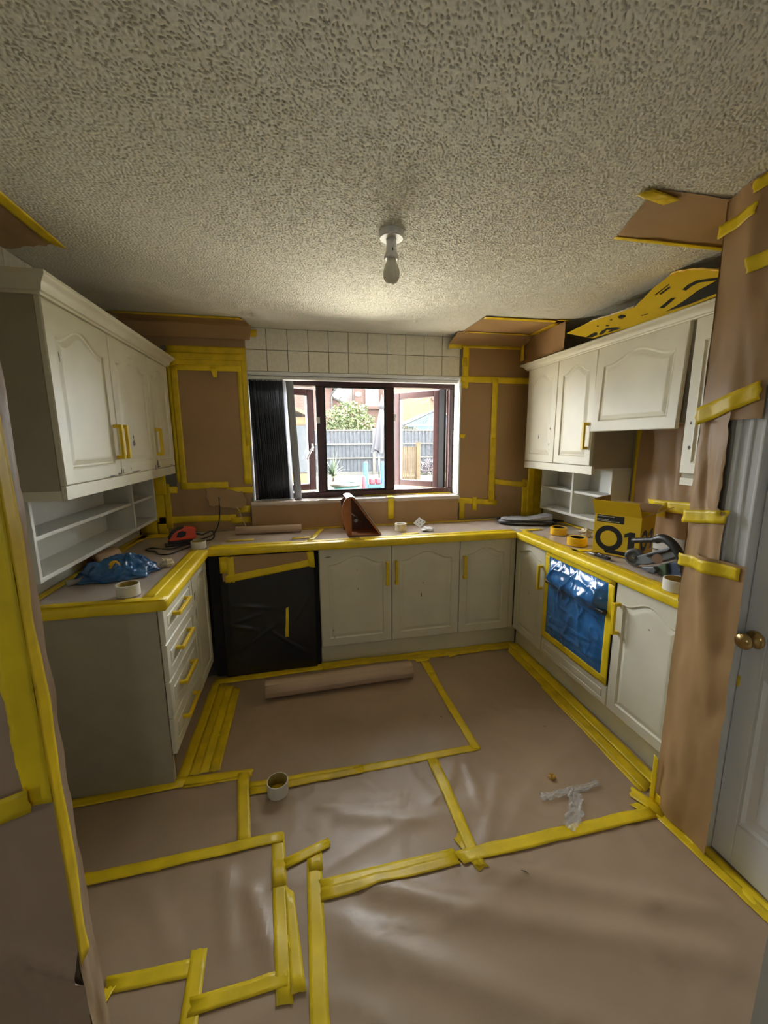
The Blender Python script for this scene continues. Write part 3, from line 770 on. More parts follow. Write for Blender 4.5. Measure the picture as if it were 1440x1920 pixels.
B('shelf_board', SHELFW, su, sx0 + 0.01, sx1 - 0.008, -0.356, 0.005, 1.185, 1.203, bevel=0.002)
p = MB(); p.box(XR - 0.03, XR - 0.009, -1.0, 0.555, 0.914, 1.009)
tag(p.build('upstand_board', SHELFW, None, bevel=0.002), 'white upstand board below the short right shelf unit', 'upstand')

# ================================================================== masking paper and tape
RIDGES = [([(0.80, -1.47), (1.046, -1.582), (1.436, -1.743), (1.80, -1.90)], 0.016, 0.045), ([(1.20, -1.49), (1.50, -1.62), (1.90, -1.80)], 0.012, 0.04),
          ([(0.70, -1.60), (1.163, -1.86), (1.4, -2.0)], 0.012, 0.05), ([(0.70, -1.16), (1.05, -1.255)], 0.006, 0.03), ([(0.62, -1.10), (0.95, -1.16)], 0.005, 0.025),
          ([(1.27, -1.0), (1.19, -1.12), (1.10, -1.18)], 0.007, 0.025), ([(1.33, -1.02), (1.30, -1.25)], 0.006, 0.02), ([(0.36, -1.40), (0.45, -1.62)], 0.010, 0.03),
          ([(0.26, -1.30), (0.31, -1.54)], 0.008, 0.03), ([(1.45, -1.30), (1.75, -1.10), (2.0, -0.95)], 0.005, 0.03), ([(1.25, -1.40), (1.45, -1.12)], 0.007, 0.03), ([(0.0, -1.3), (0.12, -1.5)], 0.006, 0.03)]
def segd(x, y, pts):
    best = 9
    for (x0, y0), (x1, y1) in zip(pts, pts[1:]):
        dx, dy = x1 - x0, y1 - y0
        t = max(0, min(1, ((x - x0) * dx + (y - y0) * dy) / (dx * dx + dy * dy)))
        best = min(best, math.hypot(x - x0 - t * dx, y - y0 - t * dy))
    return best
def hfl(x, y):
    h = 0.004 + 0.0022 * fbm(x * 2.2, y * 2.2, 0.5) + 0.0012 * abs(noise.noise(Vector((x * 9, y * 9, 2))))
    h += 0.0045 * (1 - abs(noise.noise(Vector((x * 2.1 + y * 1.3, y * 2.7 - x * 0.6, 7.0))))) ** 10 + 0.003 * (1 - abs(noise.noise(Vector((x * 3.7 - y * 2.2, y * 3.1 + x * 1.9, 3.0))))) ** 12
    for pts, a, w in RIDGES:
        d_ = segd(x, y, pts)
        if d_ < 3 * w: h += a * math.exp(-(d_ / w) ** 2)
    return max(0.001, h)
fc = thing('floor_covering', 'brown masking paper sheets taped over the whole kitchen floor', 'floor covering', (0.8, -0.9, 0))
def fsheet(x0, x1, y0, y1, k):
    mb = MB(); st = 0.016
    mb.grid(lambda u, v: (lambda x, y: (x, y, hfl(x, y) + 0.0003 * k))(x0 + (x1 - x0) * u, y0 + (y1 - y0) * v), max(4, int((x1 - x0) / st)), max(4, int((y1 - y0) / st)))
    return mb.build('paper_sheet', PAPERF, fc, smooth=True, fix=False)
fsheet(-0.09, 1.43, -0.94, 0.07, 0); fsheet(1.17, 2.20, -1.45, 0.07, 1); fsheet(0.28, 1.19, -1.46, -0.92, 2); fsheet(-0.55, 0.32, -1.24, -0.835, 3)
fsheet(-0.55, 0.49, -1.66, -1.21, 1); fsheet(0.56, 2.11, -2.6, -1.42, 3); fsheet(0.42, 0.62, -2.6, -1.2, 0); fsheet(-0.55, 0.50, -2.1, -1.62, 2)
def ft(*q, mt=None): return tape(fc, [(x, y, 0) for x, y in q], h=hfl, mt=mt)
# quads: a0, a1 (one end), b1, b0 (other end)
# along the left drawers: four overlapping lengths
for k, xx in enumerate((-0.045, 0.005, 0.050, 0.095)):
    ft((xx + 0.01, -0.02 - 0.03 * k), (xx + 0.06, -0.02 - 0.03 * k), (xx + 0.055, -0.80), (xx + 0.002, -0.80), mt=TAPE2 if k % 2 else TAPE)
ft((-0.55, -0.842), (-0.55, -0.892), (0.0, -0.868), (0.0, -0.818)); ft((-0.06, -0.80), (-0.06, -0.85), (0.307, -0.868), (0.307, -0.825))
ft((0.0, -0.86), (0.30, -0.86), (0.30, -0.875), (0.0, -0.875), mt=TAPE2)
ft((0.238, -0.842), (0.290, -0.842), (0.340, -1.222), (0.288, -1.212))
ft((0.298, -0.905), (0.306, -0.955), (0.83, -0.955), (0.826, -0.911)); ft((0.304, -0.935), (0.311, -0.982), (0.823, -0.964), (0.82, -0.925), mt=TAPE2); ft((0.80, -0.915), (0.80, -0.961), (1.438, -0.942), (1.435, -0.900))
ft((1.385, -0.05), (1.433, -0.05), (1.445, -0.938), (1.400, -0.930)); ft((1.40, -0.075), (1.446, -0.075), (1.435, -0.42), (1.39, -0.42), mt=TAPE2)
ft((1.152, -0.945), (1.206, -0.950), (1.206, -1.494), (1.162, -1.478))
ft((-0.30, -1.205), (-0.30, -1.253), (0.466, -1.233), (0.459, -1.188)); ft((-0.02, -1.200), (-0.02, -1.246), (0.02, -1.246), (0.02, -1.200), mt=TAPE2)
ft((0.414, -1.184), (0.465, -1.190), (0.508, -1.721), (0.460, -1.715)); ft((0.475, -1.399), (0.507, -1.430), (0.545, -1.705), (0.500, -1.702)); ft((0.425, -1.30), (0.472, -1.30), (0.48, -1.40), (0.43, -1.40), mt=TAPE2)
ft((0.470, -1.300), (0.478, -1.343), (0.645, -1.292), (0.644, -1.252))
ft((0.553, -1.295), (0.608, -1.295), (0.606, -1.95), (0.553, -1.95)); ft((0.556, -1.29), (0.610, -1.29), (0.612, -1.37), (0.560, -1.37), mt=TAPE2)
ft((0.598, -1.405), (0.598, -1.455), (1.125, -1.440), (1.113, -1.395)); ft((0.598, -1.435), (0.600, -1.480), (1.12, -1.458), (1.115, -1.418), mt=TAPE2)
ft((1.11, -1.410), (1.13, -1.464), (2.0, -1.456), (2.012, -1.404)); ft((1.13, -1.36), (1.175, -1.33), (1.215, -1.50), (1.17, -1.50), mt=TAPE2); ft((1.935, -1.375), (1.98, -1.375), (2.02, -1.44), (1.975, -1.45))
for k, (xa, xb) in enumerate(((2.150, 2.100), (2.115, 2.065), (2.178, 2.128))):
    ft((xa + 0.03, 0.03), (xb + 0.005, 0.03 - 0.1 * (k == 1)), (xb - 0.01, -1.34), (xa, -1.31), mt=TAPE2 if k == 1 else TAPE)
ft((2.085, -0.52), (2.055, -0.52), (2.035, -1.33), (2.07, -1.33))
ft((2.09, -1.36), (2.035, -1.36), (2.045, -2.08), (2.10, -2.08)); ft((2.045, -1.44), (1.995, -1.44), (2.035, -1.95), (2.075, -1.95), mt=TAPE2); ft((2.02, -1.30), (1.97, -1.34), (2.02, -1.46), (2.07, -1.44))
ft((-0.02, 0.015), (-0.02, -0.050), (0.69, -0.02), (0.69, 0.07)); ft((0.64, 0.072), (0.64, 0.02), (2.175, 0.02), (2.175, 0.072)); ft((0.66, 0.03), (0.66, -0.02), (1.40, -0.015), (1.40, 0.035), mt=TAPE2)
ft((1.30, 0.03), (1.30, -0.035), (2.14, -0.03), (2.14, 0.03), mt=TAPE2); ft((1.34, -0.02), (1.36, -0.075), (1.46, -0.065), (1.46, -0.02)); ft((1.62, -0.02), (1.60, -0.065), (1.70, -0.03), (1.70, -0.0))
ft((-0.037, -1.545), (-0.028, -1.590), (0.235, -1.597), (0.235, -1.550)); ft((0.194, -1.527), (0.242, -1.533), (0.258, -1.80), (0.208, -1.80)); ft((0.22, -1.645), (0.22, -1.690), (0.49, -1.680), (0.49, -1.640)); ft((-0.03, -1.575), (0.0, -1.575), (-0.015, -1.62), (-0.03, -1.615))

# generic hung sheet: origin O, edges Ue, Ve, pushed out along N
def sheet(parent, O, Ue, Ve, N, amp=0.004, sc=4.0, seed=0.0, n=None, mt=None, name='paper_sheet', extra=None, ragged=0.0):
    O, Ue, Ve, N = Vector(O), Vector(Ue), Vector(Ve), Vector(N)
    nu = n or max(4, int(Ue.length / 0.03)); nv = n or max(4, int(Ve.length / 0.03))
    def fn(u, v):
        p = O + Ue * u + Ve * v
        d_ = amp * (0.5 + 0.5 * fbm(u * Ue.length * sc + seed, v * Ve.length * sc, seed))
        if extra: d_ += extra(u, v)
        if ragged and u in (0.0, 1.0): p = p + Ue.normalized() * noise.noise(Vector((v * Ve.length * 20, seed, u))) * ragged
        if ragged and v in (0.0, 1.0): p = p + Ve.normalized() * noise.noise(Vector((u * Ue.length * 20, seed, 3 + v))) * ragged
        return p + N * max(0.0005, d_)
    mb = MB(); mb.grid(fn, nu, nv)
    return mb.build(name, mt or PAPER, parent, smooth=True, fix=False)
def xt(parent, y, x0, x1, z0, z1, mt=None, tilt=0.0):
    """tape on the window wall"""
    if x1 - x0 > z1 - z0: return tape(parent, [(x0, y, z0), (x0, y, z1), (x1, y, z1 + tilt), (x1, y, z0 + tilt)], mt=mt)
    return tape(parent, [(x0, y, z1), (x1, y, z1), (x1 + tilt, y, z0), (x0 + tilt, y, z0)], mt=mt)

# --- window wall, left of the window
lc = thing('wall_masking_paper', 'brown paper and yellow tape masking the wall left of the window', 'masking paper', (0.0, YB, 1.5))
NY = (0, -1, 0)
sheet(lc, (-0.30, YB - 0.001, 1.22), (0.53, 0, 0), (0, 0, 0.90), NY, 0.0095, 3.0, 1.2)
sheet(lc, (-0.57, YB - 0.001, 2.24), (0.87, 0, 0), (0, 0, 0.13), NY, 0.006, 4.0, 2.2, ragged=0.03)
sheet(lc, (-0.57, YB - 0.001, 0.912), (0.79, 0, 0), (0, 0, 0.34), NY, 0.008, 4.0, 3.2, ragged=0.02)
sheet(lc, (-0.57, YB - 0.003, 2.36), (0.85, 0, 0), (0, -0.10, 0.026), (0, -0.25, -0.97), 0.004, 4, 7.0)
sheet(lc, (-0.11, YB - 0.012, 1.245), (0.27, 0.0, -0.03), (0.03, -0.02, -0.13), NY, 0.018, 8.0, 5.2, ragged=0.03)
ty = YB - 0.0105
for b in ((-0.285, 0.245, 2.20, 2.248), (-0.30, 0.24, 2.155, 2.205), (-0.285, 0.245, 2.112, 2.160), (-0.24, 0.235, 2.082, 2.122)): xt(lc, ty - RND.uniform(0, 0.002), *b, mt=RND.choice((TAPE, TAPE2)))
xt(lc, ty, -0.296, -0.248, 1.29, 2.13); xt(lc, ty - 0.0012, -0.272, -0.226, 1.24, 2.11, mt=TAPE2); xt(lc, ty, 0.176, 0.232, 1.262, 2.12); xt(lc, ty - 0.001, 0.205, 0.243, 1.55, 2.2, mt=TAPE2)
xt(lc, ty - 0.002, -0.275, 0.06, 1.235, 1.285); xt(lc, ty - 0.003, 0.04, 0.235, 1.195, 1.243); tape(lc, [(-0.01, ty - 0.003, 2.11), (0.045, ty - 0.003, 2.105), (0.035, ty - 0.004, 2.04), (0.012, ty - 0.004, 2.035)])
xt(lc, ty, -0.45, 0.10, 0.985, 1.035); xt(lc, ty, -0.46, -0.385, 0.912, 1.31); xt(lc, ty - 0.001, -0.395, -0.35, 0.95, 1.28, mt=TAPE2); xt(lc, ty - 0.003, 0.11, 0.235, 1.045, 1.10); xt(lc, ty - 0.002, 0.06, 0.215, 0.965, 1.01); xt(lc, ty, -0.42, -0.30, 1.21, 1.26)
xt(lc, ty, 0.24, 0.325, 2.325, 2.375, mt=TAPE2); xt(lc, ty, -0.57, -0.46, 0.912, 1.02); xt(lc, ty - 0.0035, -0.575, -0.44, 1.0, 1.34, mt=TAPE2); xt(lc, ty - 0.004, -0.47, -0.37, 1.20, 1.345)
# --- window wall, right of the window
rc = thing('wall_masking_paper', 'brown paper with crossed yellow tape masking the wall right of the window', 'masking paper', (2.2, YB, 1.5))
sheet(rc, (1.912, YB - 0.001, 0.912), (0.30, 0, 0), (0, 0, 1.16), NY, 0.0085, 4.0, 11.0)
sheet(rc, (2.195, YB - 0.001, 0.912), (0.54, 0, 0), (0, 0, 1.16), NY, 0.0085, 4.5, 12.0)
sheet(rc, (1.912, YB - 0.001, 2.06), (0.82, 0, 0), (0, 0, 0.31), NY, 0.007, 5.0, 13.0)
ty = YB - 0.0095
xt(rc, ty, 1.914, 1.968, 2.0, 2.35); xt(rc, ty - 0.001, 1.90, 2.20, 2.045, 2.093); xt(rc, ty - 0.002, 2.17, 2.57, 2.042, 2.092); xt(rc, ty - 0.001, 1.90, 2.46, 2.312, 2.358); xt(rc, ty - 0.0015, 1.905, 1.95, 2.17, 2.24, mt=TAPE2)
xt(rc, ty - 0.003, 2.180, 2.232, 1.05, 2.08, tilt=0.0); xt(rc, ty - 0.004, 2.185, 2.235, 1.06, 1.60, mt=TAPE2); tape(rc, [(1.872, ty - 0.001, 1.058), (1.872, ty - 0.001, 1.106), (2.262, ty - 0.001, 1.066), (2.262, ty - 0.001, 1.018)])
xt(rc, ty - 0.003, 1.914, 1.962, 0.915, 1.07); xt(rc, ty - 0.004, 2.034, 2.074, 0.985, 1.10); tape(rc, [(2.228, ty - 0.002, 1.205), (2.228, ty - 0.002, 1.252), (2.54, ty - 0.002, 1.215), (2.54, ty - 0.002, 1.168)])
xt(rc, ty - 0.001, 2.50, 2.565, 0.912, 1.24); xt(rc, ty - 0.002, 2.55, 2.62, 0.912, 1.40); xt(rc, ty, 2.60, 2.70, 0.912, 1.39, mt=TAPE2); tape(rc, [(1.898, ty - 0.001, 1.636), (1.958, ty - 0.001, 1.631), (1.942, ty - 0.001, 1.598), (1.898, ty - 0.001, 1.605)])
xt(rc, ty - 0.001, 2.45, 2.52, 2.21, 2.38)
# --- paper shields on the ceiling (front edge taped)
NZ = (0, 0, -1)
g = thing('ceiling_masking_paper', 'brown paper strip taped to the ceiling in the corner left of the window', 'masking paper', (-0.1, 0.4, CEIL))
sheet(g, (-0.56, 0.335, CEIL - 0.0005), (0.81, 0, 0), (0.04, 0.165, 0), NZ, 0.005, 4, 21)
sheet(g, (-0.56, 0.50, CEIL - 0.002), (0.86, 0.0, 0), (-0.02, 0.055, -0.085), (0, -0.8, -0.5), 0.008, 5, 22)
tape(g, [(-0.52, 0.318, CEIL - 0.006), (-0.52, 0.362, CEIL - 0.006), (0.245, 0.375, CEIL - 0.006), (0.245, 0.330, CEIL - 0.006)]); tape(g, [(0.20, 0.325, CEIL - 0.007), (0.20, 0.375, CEIL - 0.007), (0.262, 0.385, CEIL - 0.007), (0.262, 0.350, CEIL - 0.007)], mt=TAPE2)
g = thing('ceiling_masking_paper', 'brown paper box shield hanging from the ceiling right of the window', 'masking paper', (2.15, 0.25, CEIL))
sheet(g, (1.835, 0.015, CEIL - 0.0005), (0.60, 0, 0), (0, 0.385, 0), NZ, 0.006, 5, 31)
sheet(g, (1.80, 0.40, CEIL - 0.002), (0.66, 0, 0), (-0.02, 0.150, -0.055), (0, -0.6, -0.8), 0.010, 5, 32)
sheet(g, (2.43, 0.0, CEIL - 0.003), (0.01, 0.57, 0), (0.0, 0, -0.19), (-1, 0, 0), 0.012, 5, 33)
for q in ([(1.84, 0.010, 0), (1.84, 0.055, 0), (2.44, 0.045, 0), (2.44, -0.002, 0)], [(1.86, 0.375, 0), (1.86, 0.425, 0), (2.44, 0.425, 0), (2.44, 0.375, 0)], [(2.375, 0.06, 0), (2.425, 0.06, 0), (2.43, 0.40, 0), (2.38, 0.40, 0)], [(2.36, -0.01, 0), (2.37, 0.05, 0), (2.455, 0.03, 0), (2.45, -0.03, 0)]):
    tape(g, [(x, y, CEIL - 0.0075) for x, y, _ in q], mt=RND.choice((TAPE, TAPE2)))
tape(g, [(2.4105, 0.50, 2.37), (2.4105, 0.55, 2.37), (2.4105, 0.55, 2.215), (2.4105, 0.50, 2.215)])
tape(g, [(1.79, 0.545, 2.335), (1.90, 0.535, 2.34), (1.90, 0.565, 2.30), (1.79, 0.565, 2.30)], mt=TAPE2)
g = thing('ceiling_masking_paper', 'torn brown paper patch on the ceiling beside the papered pillar', 'masking paper', (2.2, -1.2, CEIL))
def fnp(u, v):
    a_ = Vector((1.775, -1.370)).lerp(Vector((1.885, -1.068)), v); b_ = Vector((2.70, -1.38)).lerp(Vector((2.70, -1.07)), v)
    p_ = a_.lerp(b_, u)
    if u == 0: p_.x += noise.noise(Vector((v * 12, 3, 1))) * 0.02
    return (p_.x, p_.y, CEIL - 0.001 - 0.006 * abs(fbm(p_.x * 4, p_.y * 4, 9)))
mb = MB(); mb.grid(fnp, 24, 12); mb.build('paper_sheet', PAPER, g, smooth=True, fix=False)
tape(g, [(1.872, -1.082, CEIL - 0.0085), (1.880, -1.060, CEIL - 0.0085), (2.45, -1.060, CEIL - 0.0085), (2.45, -1.085, CEIL - 0.0085)]); tape(g, [(1.725, -1.335, CEIL - 0.0085), (1.760, -1.375, CEIL - 0.0085), (1.905, -1.345, CEIL - 0.0085), (1.87, -1.305, CEIL - 0.0085)], mt=TAPE2)
g = thing('ceiling_masking_paper', 'brown paper patch taped to the ceiling above the left wall cabinets', 'masking paper', (-0.45, -0.9, CEIL))
mb = MB(); mb.grid(lambda u, v: (-0.59 + (0.265 - 0.01 * v) * u, -1.6 + (1.02 + 0.09 * (1 - u) + 0.015 * noise.noise(Vector((u * 9, 1, 2)))) * v, CEIL - 0.001 - 0.012 * abs(fbm(u * 3, v * 4, 4))), 14, 40); mb.build('paper_sheet', PAPER, g, smooth=True, fix=False)
tape(g, [(-0.362, -1.6, CEIL - 0.012), (-0.308, -1.6, CEIL - 0.012), (-0.322, -0.556, CEIL - 0.012), (-0.372, -0.600, CEIL - 0.012)])
tape(g, [(-0.5905, -0.90, 2.385), (-0.5905, -0.72, 2.385), (-0.5905, -0.72, 2.34), (-0.5905, -0.90, 2.34)], name='tape_strip')
sheet(g, (-0.592, -1.6, 2.12), (0, 0.72, 0), (0, 0, 0.25), (1, 0, 0), 0.004, 4, 41)

# --- window sill parcel
sp = thing('sill_masking_paper', 'brown paper wrapped over the window sill, its top coloured paler for window glare', 'masking paper', (1.06, 0.5, 1.0))
sheet(sp, (0.222, YB - 0.066, 0.912), (1.655, 0, 0), (0, 0, 0.192), NY, 0.008, 4.5, 51, ragged=0.006)
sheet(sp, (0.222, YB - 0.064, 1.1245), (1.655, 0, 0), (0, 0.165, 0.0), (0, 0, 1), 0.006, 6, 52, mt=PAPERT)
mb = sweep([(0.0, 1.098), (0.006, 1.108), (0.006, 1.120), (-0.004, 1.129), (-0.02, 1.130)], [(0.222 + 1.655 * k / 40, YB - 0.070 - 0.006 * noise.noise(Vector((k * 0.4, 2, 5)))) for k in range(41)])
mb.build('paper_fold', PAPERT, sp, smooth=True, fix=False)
mb = MB(); mb.grid(lambda u, v: (0.224 - 0.012 * math.sin(v * 3), YB - 0.066 + 0.06 * u, 0.912 + 0.215 * v), 4, 10); mb.build('paper_sheet', PAPER, sp, smooth=True, fix=False)
ty = YB - 0.0775
tape(sp, [(1.275, ty, 1.120), (1.326, ty, 1.120), (1.326, ty, 0.955), (1.275, ty, 0.960)]); tape(sp, [(1.265, ty, 1.132), (1.335, ty, 1.132), (1.330, 0.60, 1.134), (1.285, 0.60, 1.134)])
tape(sp, [(1.10, 0.655, 1.1335), (1.10, 0.684, 1.1335), (1.87, 0.684, 1.1335), (1.87, 0.650, 1.1335)])

# --- worktop covering
wc = thing('worktop_covering', 'brown paper taped over the worktop with yellow-taped front edges', 'worktop covering', (1.0, 0.2, 0.91))
NU = (0, 0, 1)
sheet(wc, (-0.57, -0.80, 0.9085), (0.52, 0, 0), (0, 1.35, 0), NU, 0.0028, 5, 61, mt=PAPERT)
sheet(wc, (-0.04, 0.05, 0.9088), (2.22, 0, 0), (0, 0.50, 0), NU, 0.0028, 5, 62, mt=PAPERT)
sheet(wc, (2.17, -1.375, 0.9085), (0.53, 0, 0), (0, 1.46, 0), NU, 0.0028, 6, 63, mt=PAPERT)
EP = [(-0.060, 0.9125), (-0.012, 0.9122), (-0.002, 0.9095), (0.0022, 0.902), (0.0024, 0.872), (-0.001, 0.8655), (-0.012, 0.8645)]
def edge_tape(path, nm='edge_tape'):
    pts = []
    for (x0, y0), (x1, y1) in zip(path, path[1:]):
        k = max(1, int(math.hypot(x1 - x0, y1 - y0) / 0.06))
        pts += [(x0 + (x1 - x0) * i / k, y0 + (y1 - y0) * i / k) for i in range(k)]
    pts.append(path[-1])
    return sweep(EP, pts).build(nm, TAPE, wc, smooth=True, fix=False)
edge_tape([(XL + 0.03, -0.852), (0.0, -0.852), (0.0, 0.002)]); edge_tape([(0.0, -0.001), (2.134, -0.001)]); edge_tape([(2.134, 0.0), (2.134, -1.377)])
def wtp(*q, mt=None): return tape(wc, [(x, y, 0.9138) for x, y in q], mt=mt)
wtp((-0.57, -0.84), (-0.57, -0.79), (-0.0, -0.795), (-0.0, -0.845), mt=TAPE2); wtp((-0.105, -0.80), (-0.055, -0.80), (-0.052, 0.02), (-0.102, 0.02)); wtp((-0.572, -0.80), (-0.53, -0.80), (-0.53, 0.55), (-0.572, 0.55)); wtp((-0.54, -0.5), (-0.50, -0.5), (-0.50, 0.5), (-0.54, 0.5), mt=TAPE2)
wtp((-0.55, 0.40), (-0.55, 0.55), (-0.30, 0.56), (-0.30, 0.44), mt=TAPE2); wtp((0.25, 0.47), (0.25, 0.515), (2.2, 0.515), (2.2, 0.465)); wtp((0.08, 0.18), (0.08, 0.228), (0.26, 0.232), (0.26, 0.185), mt=TAPE2); wtp((0.0, 0.055), (0.0, 0.10), (0.62, 0.09), (0.62, 0.05))
wtp((0.52, 0.16), (0.52, 0.205), (0.66, 0.21), (0.66, 0.165), mt=TAPE2); wtp((0.62, 0.10), (0.66, 0.09), (0.76, 0.45), (0.72, 0.46)); wtp((1.30, 0.10), (1.30, 0.16), (1.42, 0.165), (1.42, 0.105), mt=TAPE2); wtp((0.62, 0.05), (0.62, 0.095), (2.14, 0.095), (2.14, 0.05), mt=TAPE2)
wtp((2.20, 0.02), (2.20, 0.07), (2.36, 0.06), (2.36, 0.01)); wtp((2.185, 0.02), (2.225, 0.02), (2.23, -1.37), (2.19, -1.37), mt=TAPE2); wtp((2.65, 0.5), (2.70, 0.5), (2.70, -0.5), (2.65, -0.5)); wtp((2.20, -0.52), (2.20, -0.57), (2.34, -0.60), (2.34, -0.55))

# --- right wall behind the hob space
hc = thing('wall_masking_paper', 'creased brown paper taped to the wall under the extractor cabinet', 'masking paper', (XR, -0.9, 1.3))
sheet(hc, (XR - 0.010, -0.43, 0.915), (0, -0.95, 0), (0, 0, 0.745), (-1, 0, 0), 0.020, 5, 71, extra=lambda u, v: 0.02 * max(0, math.sin(u * 40 + v * 3)) * (1 - abs(v - 0.5)))
xp = XR - 0.0095
tape(hc, [(xp, -0.375, 1.66), (xp, -0.435, 1.66), (xp, -0.445, 1.0), (xp, -0.385, 1.0)]); tape(hc, [(xp - 0.04, -0.555, 1.215), (xp - 0.04, -0.585, 1.15), (xp - 0.04, -0.98, 1.17), (xp - 0.04, -0.98, 1.24)]); tape(hc, [(xp - 0.043, -0.60, 1.20), (xp - 0.043, -0.69, 1.21), (xp - 0.043, -0.69, 1.12), (xp - 0.043, -0.62, 1.12)], mt=TAPE2)

# --- paper hung down the pillar beside the cupboard door
pc = thing('pillar_masking_paper', 'tall creased brown paper taped down the pillar beside the white door', 'masking paper', (NX, -1.45, 0))
SEGS = ((1.64, CEIL - 0.002, lambda v: -1.595, 1.0, 0.004, 0.010), (1.10, 1.70, lambda v: -1.497 - (0.03 if v < 0.35 else 0.0), 2.0, 0.008, 0.012), (0.012, 1.15, lambda v: -1.615 - 0.01 * (1 - v), 3.0, 0.004, 0.018))
def pill_d(y, z, y1, seed, push):
    u = (y + 1.368) / (y1 + 1.368)
    return 0.006 + 0.028 * min(1, max(0, (-1.40 - y) / 0.09)) + 0.012 * abs(fbm(u * 1.5 + seed, z * 2.5, seed)) + push * math.sin(min(1, max(0, u * 1.2)) * math.pi) * max(0, math.sin(z * 5 + u * 5))
for z0, z1, y1fn, seed, rag, push in SEGS:
    def fn(u, v):
        z = z0 + (z1 - z0) * v; y = -1.368 + (y1fn(v) + 1.368) * u
        d_ = pill_d(y, z, y1fn(v), seed, push)
        if u == 1: y += noise.noise(Vector((z * 25, seed, 0))) * rag
        return (NX - d_, y, z)
    mb = MB(); mb.grid(fn, 18, max(6, int((z1 - z0) / 0.025))); mb.build('paper_sheet', PAPER, pc, smooth=True, fix=False)
def pill_x(y, z):
    d_ = 0.024
    for z0, z1, y1fn, seed, rag, push in SEGS:
        v = (z - z0) / (z1 - z0); y1 = y1fn(v)
        if -0.02 <= v <= 1.02 and y > y1 - 0.01: d_ = max(d_, pill_d(min(y, -1.368), z, y1, seed, push))
    return NX - d_ - 0.0035 - 0.0006 * LAY[0]
mb = MB(); mb.grid(lambda u, v: (NX - 0.010 + 0.5 * u, -1.367 + 0.003 * noise.noise(Vector((u * 5, v * 9, 0))), 0.93 + (CEIL - 0.94) * v), 10, 24); mb.build('paper_sheet', PAPER, pc, smooth=True, fix=False)
def pt(*q, x=NX, mt=None): return tape(pc, [(x, y, z) for y, z in q], mt=mt, n=16, fx=pill_x)
pt((-1.362, 2.305), (-1.362, 2.262), (-1.50, 2.275), (-1.50, 2.312)); pt((-1.475, 2.42 - 0.04), (-1.48, 2.34), (-1.60, 2.35), (-1.60, 2.385)); pt((-1.48, 2.150), (-1.497, 2.102), (-1.60, 2.11), (-1.60, 2.155)); pt((-1.362, 1.690), (-1.366, 1.625), (-1.585, 1.700), (-1.58, 1.760)); pt((-1.360, 1.305), (-1.360, 1.254), (-1.535, 1.284), (-1.535, 1.330), x=NX - 0.040); pt((-1.362, 1.132), (-1.362, 1.084), (-1.60, 1.095), (-1.60, 1.142), x=NX - 0.058)
pt((-1.362, 0.22), (-1.385, 0.22), (-1.385, 0.0085), (-1.362, 0.0085), x=NX - 0.026); tape(pc, [(2.054, -1.362, 0.011), (2.054, -1.362, 0.055), (2.06, -1.60, 0.050), (2.06, -1.60, 0.011)])

# --- the near left wall edge, wrapped in paper
nc = thing('jamb_masking_paper', 'crumpled brown paper and long yellow tape wrapping the near left doorway edge', 'masking paper', (0.0, -1.85, 0))
JX, JY = 0.088, -1.85
mb = MB()
def fj(u, v):
    x = -0.75 + (JX + 0.758) * u; z = 0.012 + 2.1 * v
    d_ = 0.004 + (0.016 * abs(fbm(x * 4, z * 3, 8)) + 0.006 * abs(noise.noise(Vector((x * 14, z * 10, 3))))) * min(1, (1 - u) * 12 + 0.1)
    d_ += 0.03 * max(0, 1 - abs(z - 0.50 - (JX - x) * 0.9) / 0.05) * max(0, 1 - (JX - x) / 0.16) + 0.02 * max(0, 1 - abs(z - 0.30 - (JX - x) * 2.2) / 0.06) * max(0, 1 - (JX - x) / 0.3)
    return (x, JY - d_, z)
mb.grid(fj, 60, 120); mb.build('paper_sheet', PAPERF, nc, smooth=True, fix=False)
mb = MB()
def fj2(u, v):
    z = 0.012 + 2.1 * v
    d_ = 0.004 + 0.006 * abs(fbm(u * 2 + 4, z * 4, 18)) + 0.02 * max(0, 0.55 - z)
    return (JX + d_, JY - 0.005 + 0.058 * u + (0.003 * noise.noise(Vector((z * 14, 2, 1))) if u == 1 else 0), z)
mb.grid(fj2, 8, 120); mb.build('paper_sheet', PAPERF, nc, smooth=True, fix=False)
mb = MB(); mb.grid(lambda u, v: (JX - 0.036 + 0.047 * u + (0.006 * noise.noise(Vector((v * 9, u, 3))) if u < 0.5 else 0), JY - 0.011 - 0.010 * abs(fbm(u * 2, v * 14, 5)) * (1 - u), 0.90 + 0.77 * v), 5, 60); mb.build('tape_strip', TAPE, nc, smooth=True, fix=False, solid=0.0006)
mb = MB(); mb.grid(lambda u, v: (JX + 0.0115 + 0.002 * noise.noise(Vector((v * 16, u * 2, 2))), JY - 0.0105 + (0.034 + 0.008 * noise.noise(Vector((v * 7, 1, 9)))) * u, 0.50 + 1.17 * v), 4, 60); mb.build('tape_strip', TAPE2, nc, smooth=True, fix=False, solid=0.0006)
mb = MB(); mb.grid(lambda u, v: (JX - 0.075 + 0.05 * u + (0.006 * noise.noise(Vector((v * 9, u, 7))) if u < 0.5 else 0), JY - 0.0125 - 0.010 * abs(fbm(u * 2, v * 9, 15)) * (1 - u), 1.22 + 0.45 * v), 5, 30); mb.build('tape_strip', TAPE, nc, smooth=True, fix=False, solid=0.0006)
tape(nc, [(-0.25, JY - 0.024, 0.80), (-0.25, JY - 0.024, 0.85), (JX - 0.02, JY - 0.022, 0.945), (JX - 0.02, JY - 0.022, 0.895)])

